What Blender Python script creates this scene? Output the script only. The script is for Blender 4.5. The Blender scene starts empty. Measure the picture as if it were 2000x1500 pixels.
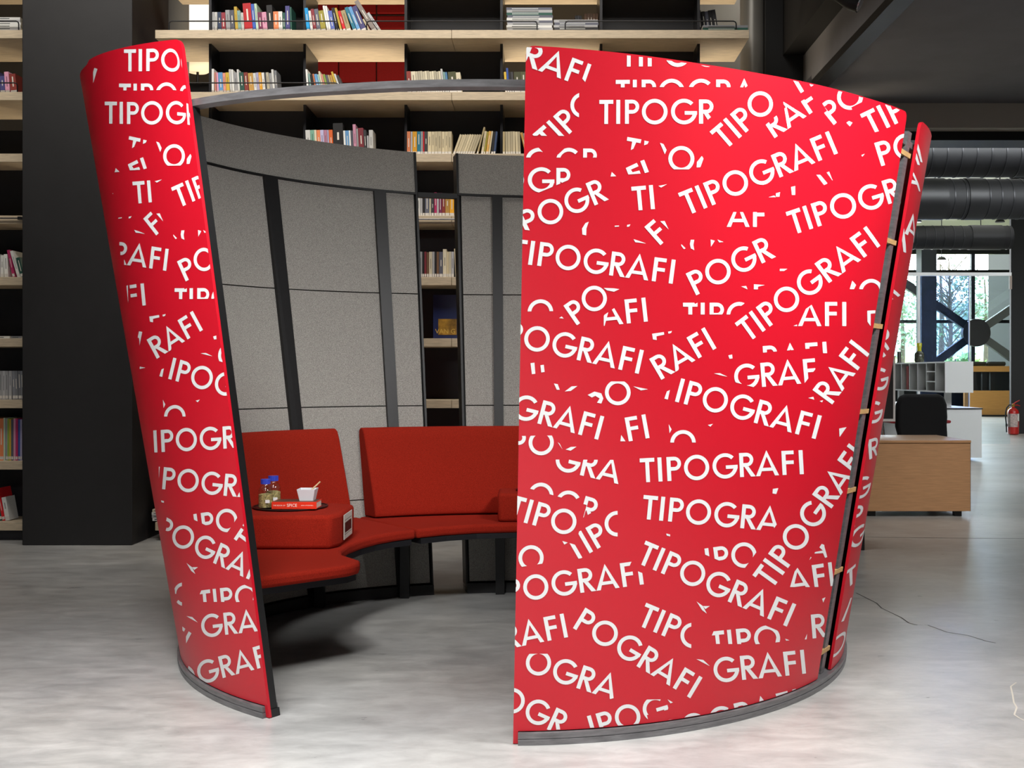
import bpy, math, random
from math import sin, cos, tan, radians, pi, sqrt
random.seed(7)
S = bpy.context.scene
COL = S.collection

# ------------------------------------------------------------------ camera
F, YH, PX, CH = 2200.0, 729.0, 1061.0, 1.25
cam_d = bpy.data.cameras.new('camera'); cam = bpy.data.objects.new('camera', cam_d); COL.objects.link(cam)
cam.location = (0, 0, CH); cam.rotation_euler = (pi/2, 0, 0)
cam_d.sensor_width = 36; cam_d.lens = F/2000*36
cam_d.shift_x = -(PX-1000)/2000; cam_d.shift_y = (YH-750)/2000
cam_d.clip_end = 300
S.camera = cam

# ------------------------------------------------------------------ world, light, exposure
w = bpy.data.worlds.new('world'); S.world = w; w.use_nodes = True
bg = w.node_tree.nodes['Background']; bg.inputs[0].default_value = (.93, .97, 1, 1); bg.inputs[1].default_value = 13.0
S.view_settings.view_transform = 'Standard'; S.view_settings.look = 'None'
S.view_settings.exposure = -0.06; S.view_settings.gamma = 1; S.view_settings.use_curve_mapping = False

def area(name, loc, target, sx, sy, power, color=(1, 1, 1), spread=180):
    d = bpy.data.lights.new(name, 'AREA'); d.shape = 'RECTANGLE'; d.size = sx; d.size_y = sy
    d.energy = power; d.color = color; d.spread = radians(spread)
    o = bpy.data.objects.new(name, d); COL.objects.link(o); o.location = loc
    import mathutils
    v = mathutils.Vector(target) - mathutils.Vector(loc)
    o.rotation_euler = v.to_track_quat('-Z', 'Y').to_euler()
    return o
area('added_key_panel', (1.9, 2.8, 3.35), (.84, 4.25, 1.0), .9, .4, 47, (1, .99, .98), 95)  # unseen key lamp added to grade the brightness across the front panel
area('added_fill_felt', (-0.9, 1.9, 3.5), (-1.5, 5.4, .9), .6, .4, 14, (1, .985, .97), 55)  # unseen lamp added to lift the left felt and seat front
area('added_fill_credenza', (4.6, 6.0, 3.5), (3.5, 9.9, .3), .8, .3, 8, (1, .97, .93), 45)  # unseen lamp added to brighten the credenza front
area('added_fill_front', (-.5, -3.6, 2.3), (-.2, 5.0, 1.0), 8.0, 3.0, 16, (1, .99, .98))  # soft fill added behind the viewer, where the wall has no windows
area('added_fill_floor', (-1.7, 0.75, 5.9), (-1.75, 0.95, 0), 4.4, 1.6, 410, (1, .99, .98), 80)  # unseen overhead lamp added to make the foreground floor bright
area('added_fill_shelves', (-1.6, 6.6, 5.6), (-1.6, 8.6, 2.6), 5.6, .8, 82, (1, .95, .88), 100)  # unseen overhead lamp added to brighten the shelf fronts
area('warm_lamps_behind_shelves', (-1.0, 10.4, 2.1), (-1.0, 8.6, 4.0), 6.0, .7, 150, (1, .83, .6))
area('far_window_daylight', (7.5, 33.0, 3.0), (6.0, 20, .2), 9, 4, 1700, (.93, .97, 1))
area('mid_hall_fill', (7.5, 17.0, 5.3), (6.5, 16.0, 0), 5, 7, 110, (1, 1, 1))  # fill lamp below the closed hall ceiling, no skylight there

# ------------------------------------------------------------------ materials
def lin(c):
    return tuple((v/255/12.92 if v/255 <= .04045 else ((v/255+.055)/1.055)**2.4) for v in c)
MC = {}
def mat(name, rgb, rough=.5, metal=0., var=0., vscale=30., bump=0., bscale=200., spec=.5, stretch=None, coat=0.):
    if name in MC: return MC[name]
    m = bpy.data.materials.new(name); m.use_nodes = True; MC[name] = m
    nt = m.node_tree; b = nt.nodes['Principled BSDF']
    c = (*lin(rgb), 1)
    b.inputs['Base Color'].default_value = c; b.inputs['Roughness'].default_value = rough
    b.inputs['Metallic'].default_value = metal; b.inputs['Specular IOR Level'].default_value = spec
    if coat: b.inputs['Coat Weight'].default_value = coat
    if var or bump:
        tc = nt.nodes.new('ShaderNodeTexCoord'); mp = nt.nodes.new('ShaderNodeMapping')
        nt.links.new(tc.outputs['Object'], mp.inputs[0])
        if stretch: mp.inputs['Scale'].default_value = stretch
    if var:
        n = nt.nodes.new('ShaderNodeTexNoise'); n.inputs['Scale'].default_value = vscale; n.inputs['Detail'].default_value = 5
        n.inputs['Roughness'].default_value = .6
        nt.links.new(mp.outputs[0], n.inputs['Vector'])
        r = nt.nodes.new('ShaderNodeValToRGB')
        r.color_ramp.elements[0].position = .32; r.color_ramp.elements[1].position = .68
        r.color_ramp.elements[0].color = (*[max(0, v*(1-var)) for v in c[:3]], 1)
        r.color_ramp.elements[1].color = (*[min(1, v*(1+var)) for v in c[:3]], 1)
        nt.links.new(n.outputs['Fac'], r.inputs[0]); nt.links.new(r.outputs[0], b.inputs['Base Color'])
    if bump:
        n2 = nt.nodes.new('ShaderNodeTexNoise'); n2.inputs['Scale'].default_value = bscale; n2.inputs['Detail'].default_value = 2
        nt.links.new(mp.outputs[0], n2.inputs['Vector'])
        bp = nt.nodes.new('ShaderNodeBump'); bp.inputs['Strength'].default_value = bump; bp.inputs['Distance'].default_value = .002
        nt.links.new(n2.outputs['Fac'], bp.inputs['Height']); nt.links.new(bp.outputs[0], b.inputs['Normal'])
    return m
def emis(name, rgb, st):
    if name in MC: return MC[name]
    m = bpy.data.materials.new(name); m.use_nodes = True; MC[name] = m
    b = m.node_tree.nodes['Principled BSDF']; b.inputs['Base Color'].default_value = (*lin(rgb), 1)
    b.inputs['Emission Color'].default_value = (*lin(rgb), 1); b.inputs['Emission Strength'].default_value = st
    return m
def glass(name, rgb, rough=.02, mixf=.12):
    if name in MC: return MC[name]
    m = bpy.data.materials.new(name); m.use_nodes = True; MC[name] = m
    nt = m.node_tree; nt.nodes.remove(nt.nodes['Principled BSDF']); out = nt.nodes['Material Output']
    t = nt.nodes.new('ShaderNodeBsdfTransparent'); t.inputs[0].default_value = (*lin(rgb), 1)
    g = nt.nodes.new('ShaderNodeBsdfGlossy'); g.inputs['Roughness'].default_value = rough
    mx = nt.nodes.new('ShaderNodeMixShader'); mx.inputs[0].default_value = mixf
    nt.links.new(t.outputs[0], mx.inputs[1]); nt.links.new(g.outputs[0], mx.inputs[2]); nt.links.new(mx.outputs[0], out.inputs[0])
    return m

M = dict(
    red=mat('red_vinyl_print', (200, 17, 38), .38, spec=.5),
    white_print=mat('white_vinyl_letter', (232, 234, 234), .42),
    black_steel=mat('black_powder_steel', (22, 22, 23), .45, var=.15, vscale=40),
    grey_steel=mat('brushed_grey_steel', (118, 117, 119), .38, .4, var=.25, vscale=14, stretch=(1, 1, 8)),
    dark_steel=mat('dark_steel', (46, 46, 50), .4, .5),
    felt=mat('grey_wool_felt', (160, 157, 151), .95, var=.42, vscale=260, bump=.5, bscale=420, spec=.15),
    felt_back=mat('black_backing', (14, 14, 14), .8),
    wool=mat('rust_red_wool', (146, 34, 20), .95, var=.3, vscale=300, bump=.5, bscale=500, spec=.12),
    ply=mat('birch_ply_edge', (196, 158, 104), .6, var=.15, vscale=20, stretch=(1, 1, 12)),
    oak=mat('pale_oak_shelf', (206, 188, 160), .55, var=.16, vscale=9, bump=.15, bscale=60, stretch=(1.2, 14, 14)),
    shelf_black=mat('black_laminate', (36, 36, 40), .34, var=.1, vscale=6),
    column=mat('black_painted_column', (31, 30, 31), .62, var=.12, vscale=5, bump=.2, bscale=14),
    wire=mat('black_wire', (30, 30, 33), .4, .3),
    ceiling=mat('dark_grey_ceiling_paint', (116, 116, 121), .8, var=.1, vscale=1.5, bump=.15, bscale=5),
    black_paint=mat('black_paint', (20, 20, 21), .6),
    band=mat('pale_grey_bulkhead', (196, 190, 178), .7),
    duct=mat('black_duct_metal', (19, 19, 21), .6),
    duct_seam=mat('duct_seam_metal', (56, 56, 58), .35, .5),
    wall_red=mat('red_acoustic_panel', (176, 24, 22), .85, var=.1, vscale=60, bump=.3, bscale=200),
    wall_dark=mat('dark_wall_paint', (40, 38, 37), .8),
    wall_warm=mat('warm_grey_wall_paint', (150, 140, 126), .8),
    white_lam=mat('white_laminate', (206, 206, 204), .4),
    white_frame=mat('white_frame_paint', (225, 225, 225), .45),
    orange_wood=mat('orange_oak_counter', (226, 160, 84), .5, var=.1, vscale=5, stretch=(.6, 4, 10)),
    brown_wood=mat('brown_oak_credenza', (180, 136, 96), .45, var=.13, vscale=7, stretch=(.8, 6, 14)),
    black_fabric=mat('black_chair_fabric', (17, 17, 18), .9, var=.2, vscale=120),
    navy=mat('navy_steel', (44, 48, 58), .55),
    ext_red=mat('extinguisher_red', (196, 26, 22), .28, coat=.4),
    brass=mat('brass', (188, 150, 60), .3, .9),
    chrome=mat('chrome_rim', (200, 200, 204), .2, .95),
    blue_cap=mat('blue_plastic_cap', (52, 74, 196), .4),
    seeds=mat('mixed_spice_seeds', (176, 158, 104), .8, var=.75, vscale=110, bump=.6, bscale=160),
    clear=glass('clear_glass', (244, 248, 248), .03, .1),
    pane=glass('window_glass', (240, 246, 248), .02, .06),
    pane_blue=glass('blue_tinted_glass', (206, 220, 246), .02, .06),
    frosted=mat('frosted_white_plastic', (214, 216, 220), .5),
    stick=mat('pale_wood_stick', (222, 196, 146), .6),
    spice_red=mat('book_cover_orange_red', (226, 52, 26), .4),
    paper=mat('paper_pages', (226, 220, 206), .8, var=.1, vscale=200, stretch=(1, 1, 6)),
    tray=mat('black_tray', (20, 18, 19), .35),
    leaf=mat('green_leaves', (126, 156, 92), .8, var=.4, vscale=3),
    leaf_dark=mat('dark_conifer_needles', (104, 126, 112), .8, var=.3, vscale=3),
    bark=mat('tree_bark', (78, 70, 62), .9, var=.3, vscale=8),
    grass=mat('pale_meadow_grass', (170, 180, 96), .9, var=.25, vscale=1.2),
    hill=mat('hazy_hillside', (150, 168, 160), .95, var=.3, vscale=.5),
    scuff=mat('floor_crack_grey', (46, 44, 42), .8),
    chip=mat('floor_chip_pale', (208, 204, 190), .8),
)

# concrete floor
def floor_mat():
    m = bpy.data.materials.new('polished_concrete'); m.use_nodes = True; nt = m.node_tree; b = nt.nodes['Principled BSDF']
    tc = nt.nodes.new('ShaderNodeTexCoord')
    def noise(sc, det, stretch, ro=.6):
        mp = nt.nodes.new('ShaderNodeMapping'); mp.inputs['Scale'].default_value = stretch
        nt.links.new(tc.outputs['Object'], mp.inputs[0])
        n = nt.nodes.new('ShaderNodeTexNoise'); n.inputs['Scale'].default_value = sc; n.inputs['Detail'].default_value = det
        n.inputs['Roughness'].default_value = ro; n.inputs['Distortion'].default_value = .4
        nt.links.new(mp.outputs[0], n.inputs['Vector']); return n
    a = noise(.9, 8, (1, 1.3, 1), .62); f = noise(5, 8, (1, 2.2, 1), .7); st = noise(.5, 3, (1, 1, 1))
    mx = nt.nodes.new('ShaderNodeMix'); mx.data_type = 'FLOAT'; mx.inputs[0].default_value = .5
    nt.links.new(a.outputs['Fac'], mx.inputs[2]); nt.links.new(f.outputs['Fac'], mx.inputs[3])
    r = nt.nodes.new('ShaderNodeValToRGB'); e = r.color_ramp.elements
    e[0].position = .36; e[0].color = (*lin((141, 141, 140)), 1); e[1].position = .64; e[1].color = (*lin((188, 188, 186)), 1)
    nt.links.new(mx.outputs[0], r.inputs[0])
    tint = nt.nodes.new('ShaderNodeMix'); tint.data_type = 'RGBA'; tint.blend_type = 'MULTIPLY'
    rs = nt.nodes.new('ShaderNodeValToRGB'); rs.color_ramp.elements[0].position = .38; rs.color_ramp.elements[1].position = .6
    rs.color_ramp.elements[0].color = (1, .97, .92, 1); rs.color_ramp.elements[1].color = (1, 1, 1, 1)
    nt.links.new(st.outputs['Fac'], rs.inputs[0]); tint.inputs[0].default_value = .7
    nt.links.new(r.outputs[0], tint.inputs[6]); nt.links.new(rs.outputs[0], tint.inputs[7])
    nt.links.new(tint.outputs[2], b.inputs['Base Color'])
    rr = nt.nodes.new('ShaderNodeMapRange'); rr.inputs[3].default_value = .2; rr.inputs[4].default_value = .44
    nt.links.new(f.outputs['Fac'], rr.inputs[0]); nt.links.new(rr.outputs[0], b.inputs['Roughness'])
    bp = nt.nodes.new('ShaderNodeBump'); bp.inputs['Strength'].default_value = .05; bp.inputs['Distance'].default_value = .01
    nt.links.new(f.outputs['Fac'], bp.inputs['Height']); nt.links.new(bp.outputs[0], b.inputs['Normal'])
    return m
M['floor'] = floor_mat()

def mcol(rgb, rough=.6):
    return mat('paper_%02x%02x%02x' % tuple(int(v) for v in rgb), rgb, rough)

# ------------------------------------------------------------------ mesh builder
class MB:
    def __init__(s): s.v = []; s.f = []
    def add(s, vs, fs):
        b = len(s.v); s.v += [tuple(p) for p in vs]; s.f += [tuple(i+b for i in f) for f in fs]; return s
    def box(s, x0, x1, y0, y1, z0, z1):
        return s.add([(x0,y0,z0),(x1,y0,z0),(x1,y1,z0),(x0,y1,z0),(x0,y0,z1),(x1,y0,z1),(x1,y1,z1),(x0,y1,z1)],
                     [(0,3,2,1),(4,5,6,7),(0,1,5,4),(1,2,6,5),(2,3,7,6),(3,0,4,7)])
    def prism(s, poly, z0, z1):
        n = len(poly)
        return s.add([(x,y,z0) for x,y in poly]+[(x,y,z1) for x,y in poly],
                     [tuple(range(n-1,-1,-1)), tuple(range(n,2*n))]+[(i,(i+1)%n,(i+1)%n+n,i+n) for i in range(n)])
    def prism_y(s, poly, y0, y1):   # polygon in x,z extruded along y
        n = len(poly)
        return s.add([(x,y0,z) for x,z in poly]+[(x,y1,z) for x,z in poly],
                     [tuple(range(n)), tuple(range(2*n-1,n-1,-1))]+[((i+1)%n,i,i+n,(i+1)%n+n) for i in range(n)])
    def tube(s, pts, r, n=8, closed=False):
        import mathutils
        P = [mathutils.Vector(p) for p in pts]; m = len(P); rings = []
        up = mathutils.Vector((0,0,1)); prev = None
        for i, p in enumerate(P):
            d = (P[min(i+1,m-1)]-P[max(i-1,0)]).normalized()
            a = up if prev is None else prev
            if abs(d.dot(a)) > .95: a = mathutils.Vector((1,0,0)) if abs(d.x) < .9 else mathutils.Vector((0,1,0))
            u = (a-d*a.dot(d)).normalized(); vv = d.cross(u); prev = u
            rr = r[i] if isinstance(r, (list, tuple)) else r
            rings.append([p+(u*cos(2*pi*k/n)+vv*sin(2*pi*k/n))*rr for k in range(n)])
        vs = [q for ring in rings for q in ring]
        fs = [(i*n+k, i*n+(k+1)%n, (i+1)*n+(k+1)%n, (i+1)*n+k) for i in range(m-1) for k in range(n)]
        fs += [tuple(range(n-1,-1,-1)), tuple((m-1)*n+k for k in range(n))]
        return s.add(vs, fs)
    def lathe(s, prof, c, n=24):     # prof [(r,z)], around vertical axis at c
        vs = []; fs = []; m = len(prof)
        for r, z in prof:
            for k in range(n): vs.append((c[0]+r*cos(2*pi*k/n), c[1]+r*sin(2*pi*k/n), c[2]+z))
        for i in range(m-1):
            for k in range(n): fs.append((i*n+k, i*n+(k+1)%n, (i+1)*n+(k+1)%n, (i+1)*n+k))
        fs += [tuple(range(n-1,-1,-1)), tuple((m-1)*n+k for k in range(n))]
        return s.add(vs, fs)
    def build(s, name, m, parent=None, smooth=None, bevel=0, seg=2, loc=None):
        me = bpy.data.meshes.new(name)
        off = loc or (0,0,0)
        if parent is not None:
            off = WL.get(parent.name, (0,0,0))
        me.from_pydata([(x-off[0], y-off[1], z-off[2]) for x,y,z in s.v], [], s.f); me.update()
        if m is not None: me.materials.append(m)
        o = bpy.data.objects.new(name, me); COL.objects.link(o)
        if parent is not None: o.parent = parent; WL[o.name] = off
        else: o.location = off; WL[o.name] = off
        if smooth is not None:
            for p in me.polygons: p.use_smooth = True
            me.set_sharp_from_angle(angle=radians(smooth))
        if bevel:
            b = o.modifiers.new('bevel', 'BEVEL'); b.width = bevel; b.segments = seg; b.limit_method = 'ANGLE'; b.angle_limit = radians(35)
        return o
WL = {}
def empty(name, loc):
    o = bpy.data.objects.new(name, None); COL.objects.link(o); o.location = loc; o.empty_display_size = .1
    WL[o.name] = tuple(loc); return o
def tag(o, label, cat, group=None):
    o['label'] = label; o['category'] = cat
    if group: o['group'] = group
    return o
def struct(o, label=None):
    o['kind'] = 'structure'
    if label: o['label'] = label
    return o
def at(x, y, Y): return ((x-PX)*Y/F, Y, CH-(y-YH)*Y/F)      # picture measurement -> metres at depth Y
def XX(x, Y): return (x-PX)*Y/F
def ZZ(y, Y): return CH-(y-YH)*Y/F

# ------------------------------------------------------------------ room shell
fl = struct(MB().box(-9, 16, -4, 60, -.12, 0).build('floor', M['floor']), 'polished grey concrete floor')
def floor_line(name, pts, wd, m):
    b = MB()
    for i in range(len(pts)-1):
        (x0,y0),(x1,y1) = pts[i], pts[i+1]; d = sqrt((x1-x0)**2+(y1-y0)**2); nx, ny = -(y1-y0)/d*wd/2, (x1-x0)/d*wd/2
        b.add([(x0-nx,y0-ny,.0006),(x1-nx,y1-ny,.0006),(x1+nx,y1+ny,.0006),(x0+nx,y0+ny,.0006)], [(0,1,2,3)])
    return b.build(name, m, fl)
def fpt(x, y): Y = CH*F/(y-YH); return (XX(x, Y), Y)
floor_line('expansion_joint', [fpt(1690, 1049), fpt(1850, 1051), fpt(2030, 1052)], .012, M['scuff'])
floor_line('floor_crack', [fpt(*p) for p in ((1672,1158),(1690,1167),(1712,1178),(1722,1188),(1745,1199),(1760,1206),(1775,1217),(1792,1221))], .006, M['scuff'])
floor_line('floor_crack', [fpt(*p) for p in ((1812,1221),(1850,1235),(1890,1241),(1925,1252),(1945,1256))], .005, M['scuff'])
floor_line('floor_chip', [fpt(*p) for p in ((1985,1333),(1974,1341),(1978,1358),(1980,1372),(1986,1382),(1981,1396),(1990,1402),(2002,1408))], .006, M['chip'])

struct(MB().box(-9.2, -9, -4, 13, 0, 6.2).build('wall_left', M['wall_dark']), 'dark wall left of the library')
struct(MB().box(-9, 2.6, 12.6, 12.8, 0, 6.2).build('wall_back', M['wall_warm']), 'warm grey wall behind the bookcase')
struct(MB().box(2.5, 2.6, 9.9, 37, 0, 6.2).build('wall_partition', M['black_paint']), 'black partition wall beside the bookcase')
struct(MB().box(2.6, XX(1562,36), 36, 36.2, 0, 5.8).build('wall_far', M['wall_dark']), 'dark far wall left of the window')
struct(MB().box(15.8, 16, -4, 40, 0, 6.2).build('wall_right', M['wall_dark']), 'dark wall on the far right')
struct(MB().box(-9, 16, -4.2, -4, 0, 6.2).build('wall_front', M['wall_dark']), 'wall behind the viewer')
struct(MB().box(-9, 2.17, -4, 12.8, 6.0, 6.2).build('ceiling', M['wall_dark']), 'high dark ceiling over the library')
cg = struct(MB().box(2.17, 16, -4, 9.1, 3.62, 3.9).build('ceiling_slab', M['ceiling']), 'dark grey slab ceiling on the right')
MB().box(2.17, 2.30, 1.0, 9.1, 3.56, 3.62).build('edge_beam', M['black_paint'], cg)
struct(MB().box(2.17, 16, 9.1, 10.05, 3.66, 3.9).build('ceiling_strip', M['ceiling']), 'recessed dark ceiling strip behind the slab')
struct(MB().box(2.17, 16, 10.05, 10.2, 3.44, 3.9).build('trim_1', M['band']), 'pale grey bulkhead edge above the ducts')
struct(MB().box(2.4, 16, 10.2, 10.55, 3.36, 3.9).build('trim_2', M['black_paint']), 'black beam under the bulkhead')
struct(MB().box(2.6, 16, 10.55, 37, 5.6, 5.8).build('ceiling_far', mat('pale_far_ceiling', (196, 196, 176), .8)), 'pale ceiling of the far hall')
struct(MB().box(2.0, 2.17, -4, 9.1, 3.9, 6.2).build('wall_upper', M['black_paint']), 'dark wall above the slab edge')
struct(MB().box(2.0, 2.6, 9.1, 10.05, 3.9, 6.2).build('wall_upper_return', M['black_paint']), 'dark upper wall return')

# track spotlight at the top edge
sp = empty('track_spotlight', at(1672, -6, 6.4)); tag(sp, 'black track spotlight with glowing lens under the slab ceiling', 'spotlight')
px0, py0, pz0 = at(1672, -6, 6.4)
MB().tube([(px0-.10,py0,pz0+.03),(px0-.03,py0,pz0-.01),(px0+.02,py0-.02,pz0-.035)], [.05,.06,.062], 16).build('housing', M['duct'], sp, smooth=40)
MB().tube([(px0+.018,py0-.02,pz0-.034),(px0+.024,py0-.022,pz0-.037)], .055, 16).build('rim', M['chrome'], sp)
MB().lathe([(.002,-.012),(.022,-.008),(.028,.004),(.02,.012)], (px0+.03,py0-.03,pz0+.0), 16).build('lens', emis('spot_lens_glow', (255, 250, 240), 3), sp, smooth=60)
MB().tube([(px0-.03,py0+.02,pz0),(px0-.03,py0+.02,3.62)], .012, 8).build('stem', M['wire'], sp)
MB().tube([(px0+.05+.02*i, py0, pz0+.05-.05*sin(pi*i/14)) for i in range(15)], .005, 6).build('cable', M['wire'], sp)

# columns
def tcol(name, x0, x1, y0, y1, z1, m, label):
    return tag(MB().box(x0, x1, y0, y1, 0, z1).build(name, m, bevel=.006), label, 'column')
tcol('square_column', XX(43, 8.18), XX(258, 8.18), 8.18, 8.98, 6.0, M['column'], 'massive square black painted column between the two bookcases')
b = MB().lathe([(.105,0),(.105,6.0)], (XX(1470,9.55), 9.55, 0), 32)
tag(b.build('round_column', mat('grey_steel_column', (150,148,142), .35, .3), smooth=40), 'slim round grey steel column at the right end of the bookcase', 'column')
b = MB().lathe([(.17,0),(.17,6.0)], (XX(330,9.9), 9.9, 0), 32)
tag(b.build('round_column', mat('grey_plaster_column', (150,150,148), .6), smooth=40), 'round pale grey column behind the left end of the bookcase', 'column')
tcol('square_column', XX(1494,9.4), XX(1581,9.4), 9.4, 9.85, 6.0, M['black_paint'], 'black square column right of the bookcase under the slab edge')

# ------------------------------------------------------------------ bookcases
YS, YB = 8.40, 9.04
RT = [-62, 58.5, 179.5, 300, 421, 541, 661, 781, 901, 1020]
RZ = [ZZ(y, YS) for y in RT]
TH = .062
RYB = 8.75
def wire_rail(parent, x0, x1, z, Y=8.43, h=.075):
    r = .02
    p = [(x0,Y,z),(x0,Y,z+h-r),(x0+r*.3,Y,z+h-r*.3),(x0+r,Y,z+h),(x1-r,Y,z+h),(x1-r*.3,Y,z+h-r*.3),(x1,Y,z+h-r),(x1,Y,z)]
    return MB().tube(p, .005, 6).build('wire_rail', M['wire'], parent, smooth=60)
bcR = empty('bookcase', (XX(303,YS), YS, 0)); tag(bcR, 'long oak shelf bookcase with black dividers spanning behind the booth', 'bookcase')
bcL = empty('bookcase', (XX(-140,YS), YS, 0)); tag(bcL, 'oak shelf bookcase at the far left beside the black column', 'bookcase')
XR0, XSEAM, XR1 = XX(303,YS), XX(882,YS), XX(1463,YS)
XL0, XL1 = XX(-140,YS), XX(43,8.18)-.02
def shelfboard(parent, x0, x1, zt):
    return MB().box(x0, x1, YS, YB, zt-TH, zt).build('shelf_board', M['oak'], parent, bevel=.002)
for z in RZ:
    shelfboard(bcR, XR0, XSEAM-.0015, z); shelfboard(bcR, XSEAM+.0015, XR1, z); shelfboard(bcL, XL0, XL1, z)
DIV = [410.5, 595, 792.5, 979.5, 1174, 1364.5]
for i in range(len(RZ)-1):
    z0, z1 = RZ[i+1]+.0005, RZ[i]-TH-.0005
    for x in DIV:
        xx = XX(x, 8.54); MB().box(xx-.01, xx+.01, 8.54, 9.0, z0, z1).build('divider', M['shelf_black'], bcR)
    for a, c in ((0,1),(2,3),(4,5)):
        MB().box(XX(DIV[a],8.54)+.011, XX(DIV[c],8.54)-.011, RYB, RYB+.02, z0, z1).build('back_panel', M['shelf_black'], bcR)
    hh = (z1-z0)
    if i >= 1:
        k = .40 if i == 1 else 1.0
        yb = RYB if i == 1 else 8.97  # lower rows: full panels put into open bays to shut out rear light
        for xa, xb in ((XR0+.02, XX(DIV[0],8.54)-.011), (XX(DIV[1],8.54)+.011, XX(DIV[2],8.54)-.011), (XX(DIV[3],8.54)+.011, XX(DIV[4],8.54)-.011), (XX(DIV[5],8.54)+.011, XR1-.02)):
            MB().box(xa, xb, yb, yb+.02, z0, z0+hh*k).build('back_panel', M['shelf_black'], bcR)
    if i >= 3 or i == 5:
        MB().box(XL0, XX(31,8.54), RYB, RYB+.02, z0, z1).build('back_panel', M['shelf_black'], bcL)
    if i == 1:
        MB().box(XL0, XL1, RYB, RYB+.02, z0, z0+hh*.4).build('back_panel', M['shelf_black'], bcL)
    if i == 2:
        MB().box(XL0, XX(31,8.54), RYB, RYB+.02, z0, z0+hh*.62).build('back_panel', M['shelf_black'], bcL)
    xx = XX(32.5, 8.54) if i < 8 else XX(31, 8.54)
    MB().box(xx-.004, xx+.03, 8.87, 9.0, z0, z1).build('divider', M['oak'] if i > 2 else M['shelf_black'], bcL)
MB().box(XR0+.05, XR1-.05, 8.45, 8.98, 0, RZ[-1]-TH-.0005).build('plinth', M['shelf_black'], bcR)
MB().box(XL0, XL1, 8.45, 8.98, 0, RZ[-1]-TH-.0005).build('plinth', M['shelf_black'], bcL)
wire_rail(bcR, XX(330,8.43), XX(659,8.43), RZ[1]); wire_rail(bcR, XX(716,8.43), XX(1049,8.43), RZ[1]); wire_rail(bcR, XX(1104,8.43), XX(1438,8.43), RZ[1])
wire_rail(bcR, XX(335,8.43), XX(660,8.43), RZ[2])
wire_rail(bcL, XX(-120,8.43), XX(36.5,8.43), RZ[1]); wire_rail(bcL, XX(-120,8.43), XX(34,8.43), RZ[2])
MB().tube([(XL0,8.385,RZ[4]-.022),(XX(38,8.385),8.385,RZ[4]-.022)], .006, 8).build('steel_rod', M['chrome'], bcL)
MB().lathe([(.018,-.01),(.018,.01)], (XX(39,8.385),8.385,RZ[4]-.022), 16).build('rod_bracket', M['dark_steel'], bcL)
MB().tube([(XX(800,8.385),8.385,RZ[4]-.03),(XX(905,8.385),8.385,RZ[4]-.03)], .006, 8).build('steel_rod', M['grey_steel'], bcR)

# background seen through the open bays
rw = empty('acoustic_screen', (XX(560,11.8), 11.8, 0)); tag(rw, 'tall red upholstered screen seen through the open shelf bays', 'screen')
YW = 11.8
for x0, x1 in ((560,660),(662,734),(736,800)):
    zt = 4.6
    for a, c in ((.02, 2.6), (2.62, ZZ(60,YW)), (ZZ(60,YW)+.02, ZZ(30,YW)), (ZZ(30,YW)+.02, 5.6)):
        MB().box(XX(x0,YW), XX(x1,YW), YW, YW+.06, a, c).build('upholstered_panel', M['wall_red'], rw, bevel=.012)
lb = tag(MB().box(XX(366,12.5), XX(412,12.5), 12.5, 12.6, ZZ(60,12.5), ZZ(0,12.5)).build('light_box', emis('lit_white_panel', (255,252,244), 1.1), bevel=.006), 'glowing white wall panel behind the left shelf bay', 'light panel')
lp = empty('lounge_lamp', (XX(385,10.3), 10.3, ZZ(131,10.3))); tag(lp, 'cream drum lampshade seen through the bay beside the column', 'lamp')
MB().lathe([(.09,-.06),(.15,-.02),(.17,.03),(.17,.05)], (XX(386,10.3),10.3,ZZ(128,10.3)), 24).build('lamp_shade', emis('cream_shade', (250,236,206), .35), lp, smooth=50)
MB().tube([(XX(386,10.3),10.3,ZZ(128,10.3)-.06),(XX(386,10.3),10.3,0.0)], .012, 8).build('pole', M['wire'], lp)
MB().lathe([(.16,-.0),(.16,.02),(.02,.03)], (XX(386,10.3),10.3,0), 24).build('base', M['wire'], lp)

# ------------------------------------------------------------------ books
CN = {
 'white': (226,226,222), 'ivory': (214,204,178), 'cream': (206,192,158), 'navy': (46,66,100), 'maroon': (140,44,56), 'light grey': (176,176,178),
 'slate grey': (96,98,112), 'yellow': (222,186,64), 'pale teal': (150,190,184), 'scarlet': (214,22,34), 'blue': (54,92,176), 'pale green': (190,214,190),
 'plum': (128,44,86), 'pink': (214,150,176), 'black': (28,27,29), 'orange': (222,130,84), 'purple': (84,80,150), 'dark green': (34,84,72),
 'cyan': (0,150,216), 'olive': (170,158,58), 'periwinkle': (98,116,200), 'tan': (196,176,130), 'teal': (30,112,136), 'sky blue': (96,150,200),
 'violet': (76,74,128), 'warm grey': (138,128,122), 'lilac': (196,190,226), 'ochre': (206,158,78), 'brown red': (138,52,44), 'salmon': (226,150,130),
 'olive green': (84,86,54), 'charcoal': (60,60,64), 'mint': (134,188,164), 'bright orange': (240,110,44), 'magenta': (178,40,96), 'lime': (160,190,80),
 'amber': (224,160,30), 'steel grey': (130,132,138), 'brown': (108,78,56),
}
ORD = 'first second third fourth fifth sixth seventh eighth ninth tenth eleventh twelfth thirteenth fourteenth fifteenth sixteenth seventeenth eighteenth nineteenth twentieth'.split()
ORD += ['twenty-'+o for o in ORD[:9]] + ['thirtieth']
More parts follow.
